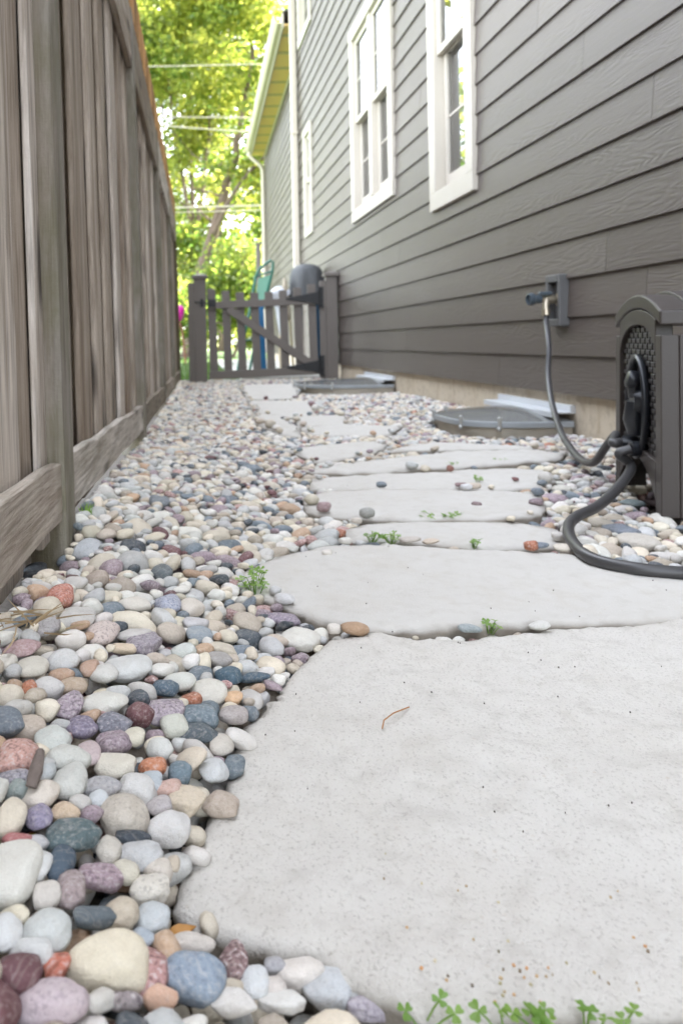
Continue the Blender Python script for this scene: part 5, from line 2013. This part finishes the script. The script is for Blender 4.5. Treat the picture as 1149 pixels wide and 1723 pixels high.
# orange crumbs of lichen and seed husks on the front of the foreground flagstone
mb = MB()
r = random.Random(3)
for k in range(44):
    px, py = r.gauss(900, 90), r.gauss(1650, 30)
    if k > 28:
        px, py = r.uniform(620, 1140), r.uniform(1400, 1690)
    if not (620 < px < 1140 and py < 1695):
        continue
    p = unproj(px, py, 0.003)
    mb.box(p, (0.0011 * r.uniform(0.6, 1.7), 0.0013 * r.uniform(0.6, 1.5), 0.0012), Matrix.Rotation(r.uniform(0, 3), 3, 'Z'), r.random())
for k in range(60):
    px, py = r.uniform(430, 1140), r.triangular(770, 1500, 900)
    p = unproj(px, py, 0.0065 if 930 < py < 1040 else 0.004)
    if any(in_poly(P_, p[0:1], p[1:2])[0] for P_ in slab_polys):
        e_ = 0.0009 * p[1] ** 0.5
        mb.box(p, (e_ * r.uniform(0.5, 1.8), e_ * r.uniform(0.5, 1.8), 0.0014), Matrix.Rotation(r.uniform(0, 3), 3, 'Z'), 0.68)
tg = NT('orange_crumb')
tg.base(tg.ramp(tg.attr('rnd').outputs['Fac'], [(0.0, (0.55, 0.27, 0.10)), (0.3, (0.5, 0.38, 0.22)), (0.68, (0.07, 0.055, 0.04)), (0.72, (0.30, 0.26, 0.10)), (1.0, (0.6, 0.52, 0.36))]))
tag(mb.build('grit', tg.m), 'scattered crumbs and grit on the flagstones, orange near the front edge', 'grit', kind='stuff')

# ------------------------------------------------------------------ trees beyond
def tree(x, y, stems, crown, nleaf, lsize, mat, label, seed, cat='tree', name='leafy_tree', grp='trees beyond the gate'):
    """stems: list of polylines with radii; crown: list of (centre, radii) clump lobes."""
    r = np.random.default_rng(seed)
    t = thing(name, (x, y, 0), label, cat, grp)
    mb_ = MB()
    tips = []
    for pts_, r0, r1 in stems:
        P = spline(pts_, 5)
        n_ = len(P)
        P = [p + Vector((r.normal(0, r0 * 0.15), r.normal(0, r0 * 0.15), 0)) for p in P]
        mb_.tube(P, [r0 + (r1 - r0) * i / (n_ - 1) for i in range(n_)], 9)
        for i in range(n_ // 3, n_, 2):      # side branches
            for _ in range(2):
                d = Vector((r.normal(0, 1), r.normal(0, 1), abs(r.normal(0.5, 0.5)))).normalized()
                L = r.uniform(0.8, 2.4)
                q0, q2 = P[i], P[i] + d * L + Vector((0, 0, 0.25 * L))
                rr0 = (r0 + (r1 - r0) * i / (n_ - 1)) * 0.35
                mb_.tube([q0, (q0 + q2) / 2 + Vector(r.normal(0, 0.08, 3)), q2], [rr0, rr0 * 0.6, rr0 * 0.2], 6)
                tips.append(q2)
    mb_.build('trunk', M['bark'], t, smooth=True)
    # crown: leaves gathered in sprays inside the lobes
    C = []
    wts = np.array([c[1][0] * c[1][1] * c[1][2] for c in crown])
    wts = wts / wts.sum()
    nsp = nleaf * 2 // 26
    which = r.choice(len(crown), nsp, p=wts)
    d = r.normal(size=(nsp, 3))
    d /= np.linalg.norm(d, axis=1)[:, None]
    rad = r.uniform(0.25, 1.0, nsp) ** 0.45
    cc = np.array([crown[i][0] for i in which]) + d * rad[:, None] * np.array([crown[i][1] for i in which])
    # leave ragged openings
    keep = fbm(cc * 0.55, seed, 2) > -0.42
    cc = cc[keep]
    tone = np.clip(0.5 + 0.5 * fbm(cc * 0.8, seed + 3, 2) + r.normal(0, 0.15, len(cc)), 0, 1)
    nl = 26
    sp = r.normal(size=(len(cc), nl, 3)) * np.array((0.30, 0.30, 0.17))
    pos = (cc[:, None, :] + sp).reshape(-1, 3)
    tn = np.repeat(tone, nl) + r.normal(0, 0.12, len(pos))
    N = len(pos)
    nrm = r.normal(size=(N, 3)) * 0.75 + np.array((0, 0, 0.7))
    nrm /= np.linalg.norm(nrm, axis=1)[:, None]
    ref = r.normal(size=(N, 3))
    e1 = np.cross(nrm, ref)
    e1 /= np.linalg.norm(e1, axis=1)[:, None]
    e2 = np.cross(nrm, e1)
    s_ = lsize * r.uniform(0.65, 1.25, N)[:, None]
    V = np.stack([pos - e1 * s_, pos + e2 * s_ * 0.62 - e1 * s_ * 0.1 + nrm * s_ * 0.2, pos + e1 * s_, pos - e2 * s_ * 0.62 - e1 * s_ * 0.1 + nrm * s_ * 0.2], 1).reshape(-1, 3)
    Fq = np.arange(4 * N).reshape(-1, 4)
    np_mesh('crown', V - np.array((x, y, 0)), Fq, mat, False, {'rnd': ('FLOAT', np.repeat(np.clip(tn, 0, 1), 4))}, t)
    return t


tree(0.1, 24, [([(0.1, 24, -0.1), (0.5, 24, 2.2), (1.15, 24.2, 4.4), (1.75, 24.3, 6.5), (2.3, 24.4, 9.5)], 0.24, 0.06),
               ([(0.9, 24.1, 3.6), (1.6, 23.6, 4.9), (2.6, 23.2, 6.0)], 0.09, 0.03)],
     [((1.6, 24.2, 9.5), (2.2, 2.2, 2.0)), ((3.4, 24.0, 7.0), (1.9, 2.0, 1.7)), ((0.2, 24.4, 11.3), (2.0, 2.0, 1.6)), ((3.0, 24, 4.6), (1.3, 1.5, 1.2)), ((3.0, 23.6, 10.8), (1.8, 1.8, 1.6)), ((1.9, 24.6, 5.6), (1.3, 1.3, 1.1)), ((2.0, 24.0, 3.0), (1.0, 1.2, 0.8))],
     11000, 0.105, M['leaf'], 'leafy tree whose thick bare trunk leans to the right', 101)
tree(0.5, 27, [([(0.5, 27, -0.1), (0.45, 27, 2.0), (0.38, 27, 3.9)], 0.17, 0.14),
               ([(0.38, 27, 3.7), (0.20, 27, 5.0), (-0.15, 27.1, 7.4), (-0.4, 27, 9.5)], 0.085, 0.03),
               ([(0.38, 27, 3.8), (0.36, 27.2, 5.6), (0.34, 27.3, 8.0), (0.5, 27, 10.5)], 0.085, 0.03),
               ([(0.40, 27, 3.7), (0.72, 26.9, 5.5), (0.95, 26.8, 7.6), (1.2, 26.8, 10.0)], 0.085, 0.03)],
     [((-0.8, 27, 10.0), (1.6, 1.8, 1.5)), ((0.6, 27.2, 12.2), (2.2, 2.0, 1.5)), ((1.4, 27, 8.8), (0.9, 1.3, 0.9)), ((-0.1, 26.8, 3.6), (0.9, 1.0, 0.9)), ((-0.5, 27, 6.0), (0.9, 1.2, 0.8)), ((0.5, 27.4, 7.6), (1.0, 1.2, 0.9)), ((0.9, 26.8, 3.0), (1.0, 1.0, 0.9)), ((0.2, 28, 5.0), (1.3, 0.9, 1.0)), ((1.4, 28, 5.4), (0.9, 0.9, 0.9))],
     11500, 0.105, M['leaf'], 'leafy tree with three thin upright stems rising from one trunk', 102)
tree(-0.9, 30, [([(-0.9, 30, -0.1), (-0.8, 30, 3.0), (-0.55, 30, 6.0), (-0.7, 30, 11)], 0.10, 0.04)],
     [((-1.3, 30, 11.5), (1.9, 1.8, 1.7)), ((-0.4, 30, 3.4), (1.2, 1.2, 1.0)), ((-0.9, 30, 6.2), (1.0, 1.2, 1.2)), ((0.1, 30, 10.2), (1.4, 1.4, 1.0))],
     6000, 0.11, M['leaf'], 'slender leafy tree just right of the fence end', 103)
tree(4.2, 30, [([(4.2, 30, -0.1), (4.1, 30, 4), (3.9, 30, 8), (4.0, 30, 12)], 0.2, 0.06)],
     [((3.6, 30, 11.0), (2.4, 2.2, 2.4)), ((4.0, 30, 6.2), (2.2, 2.2, 2.0)), ((2.9, 30, 3.4), (1.6, 1.6, 1.5))],
     6500, 0.11, M['leaf_b'], 'darker leafy tree rising behind the house wing gutter', 104)
tree(1.7, 36, [([(1.7, 36, -0.1), (1.6, 36, 4), (1.9, 36, 9), (1.8, 36, 15)], 0.2, 0.06)],
     [((1.2, 36, 15), (3.2, 2.4, 2.4)), ((3.0, 36, 4.0), (2.2, 2.0, 1.6)), ((-0.8, 36, 5.0), (1.4, 2.0, 1.6)), ((2.6, 36, 9.8), (1.6, 2, 1.4)), ((0.4, 36, 8.6), (1.7, 1.8, 1.5)), ((1.4, 36, 12), (1.8, 2, 1.3)), ((1.2, 36, 5.6), (1.4, 1.8, 1.2)), ((-0.4, 36, 6.6), (1.5, 1.6, 1.3)), ((2.4, 36, 7.2), (1.2, 1.6, 1.2))],
     11500, 0.12, M['leaf_b'], 'farthest leafy tree seen between the leaning and slim trunks', 105)
tree(-9.5, 27, [([(-9.5, 27, -0.1), (-9.4, 27, 3), (-9.2, 27, 7), (-9.4, 27, 11)], 0.22, 0.06)],
     [((-9.5, 27, 9.0), (2.4, 2.4, 2.2)), ((-8.4, 27, 6.0), (1.8, 1.8, 1.5)), ((-11.0, 27, 6.5), (2.0, 2.0, 1.8))],
     3000, 0.13, M['leaf'], 'leafy tree hidden behind the fence, mirrored in the house windows', 106)
for k, (x, y, lab) in enumerate(((-5.0, 17, 'near leafy tree behind the fence, seen only as window reflection'), (-7.0, 34, 'far leafy tree behind the fence, left of all visible trunks'), (-4.2, 40, 'tall leafy tree behind the fence end, far back'))):
    tree(x, y, [([(x, y, -0.1), (x, y, 3), (x + 0.2, y, 7), (x, y, 11)], 0.2, 0.06)], [((x, y, 8.6), (2.2, 2.2, 2.4)), ((x + 0.8, y, 5.2), (1.7, 1.7, 1.6)), ((x - 1.2, y, 5.6), (1.8, 1.8, 1.7))],
         3000, 0.13, M['leaf'], lab, 130 + k)
tree(1.2, 21, [([(1.2, 21, -0.1), (1.1, 21, 0.7), (1.0, 21, 1.5)], 0.05, 0.02), ([(1.25, 21, -0.1), (1.6, 21, 0.8), (1.9, 21, 1.6)], 0.05, 0.02)],
     [((0.9, 21, 1.7), (0.85, 0.8, 0.75)), ((1.9, 21, 1.5), (0.9, 0.9, 0.9)), ((1.5, 21.2, 2.5), (0.7, 0.7, 0.6))],
     2600, 0.08, M['leaf'], 'broad yellow green shrub behind the gate under the leaning trunk', 107, 'shrub', 'garden_shrub', 'shrubs beyond the gate')
tree(-0.35, 20, [([(-0.35, 20, -0.1), (-0.3, 20, 0.8), (-0.2, 20, 1.4)], 0.04, 0.015)],
     [((-0.3, 20, 1.35), (0.7, 0.6, 0.7)), ((0.25, 20.2, 1.0), (0.45, 0.5, 0.6))],
     1500, 0.07, M['leaf'], 'small yellow green shrub seen between fence end and gate post', 108, 'shrub', 'garden_shrub', 'shrubs beyond the gate')
tree(2.6, 24, [([(2.6, 24, -0.1), (2.5, 24, 0.9), (2.4, 24, 1.8)], 0.05, 0.02)],
     [((2.3, 24, 1.9), (1.1, 0.9, 1.2)), ((3.2, 24, 1.6), (1.0, 0.9, 1.0))],
     2600, 0.085, M['leaf_b'], 'deep green shrub beside the slim post near the house wing', 109, 'shrub', 'garden_shrub', 'shrubs beyond the gate')

for k, (x, y, lab) in enumerate(((-3.0, 38, 'left far hedge bush behind the tree trunks'), (0.6, 40, 'middle far hedge bush behind the gate pickets'), (4.2, 38, 'right far hedge bush below the house wing gutter'))):
    tree(x, y, [([(x, y, -0.1), (x, y, 0.8), (x + 0.1, y, 1.6)], 0.05, 0.02)], [((x - 0.9, y, 1.5), (1.3, 0.8, 1.5)), ((x + 0.9, y, 1.4), (1.3, 0.8, 1.5)), ((x, y, 2.6), (1.3, 0.8, 1.0))],
         2600, 0.12, M['leaf'], lab, 120 + k, 'shrub', 'garden_shrub', 'shrubs beyond the gate')

# lawn blades seen through the gap
r2 = np.random.default_rng(9)
n = 9000
bx_ = np.c_[r2.uniform(-1.2, 1.4, n), 8.6 + 13 * r2.random(n) ** 1.5, np.full(n, -0.02)]
hh = r2.uniform(0.03, 0.075, n)
an = r2.uniform(0, math.pi, n)
dx = np.c_[np.cos(an), np.sin(an), np.zeros(n)] * 0.004
tip = bx_ + np.c_[r2.normal(0, 0.02, n), r2.normal(0, 0.02, n), hh]
V = np.stack([bx_ - dx, bx_ + dx, tip], 1).reshape(-1, 3)
o = np_mesh('grass', V, np.arange(3 * n).reshape(-1, 3), M['grass'], False, {'rnd': ('FLOAT', np.repeat(r2.random(n), 3))})
tag(o, 'short green lawn grass beyond the gate', 'grass', kind='stuff')

# overhead cables
def cable(name, px0, py0, px1, py1, Y, rad, label, sag=0.1):
    a, b = at_depth(px0, py0, Y), at_depth(px1, py1, Y)
    d = b - a
    a2, b2 = a - d * 3, b + d * 3
    mb_ = MB()
    P = []
    for k in range(25):
        t = k / 24
        P.append(a2 + (b2 - a2) * t - Vector((0, 0, sag * (1 - (2 * t - 1) ** 2))))
    mb_.tube(P, rad, 6)
    tag(mb_.build(name, M['wire'], smooth=True), label, 'cable', 'overhead cables')


cable('overhead_cable', 250, 105, 480, 100, 21, 0.013, 'topmost pale overhead cable crossing the leaves')
cable('overhead_cable', 270, 190, 445, 191, 21.5, 0.013, 'thin overhead cable second from the top')
cable('overhead_cable', 370, 212, 440, 216, 21.8, 0.018, 'pale overhead cable ending at the gutter end')
cable('overhead_cable', 296, 343, 447, 339, 22.0, 0.024, 'thickest pale overhead cable crossing the tree trunks')
cable('overhead_cable', 296, 351, 447, 347, 22.2, 0.016, 'thin overhead cable just below the thickest one')
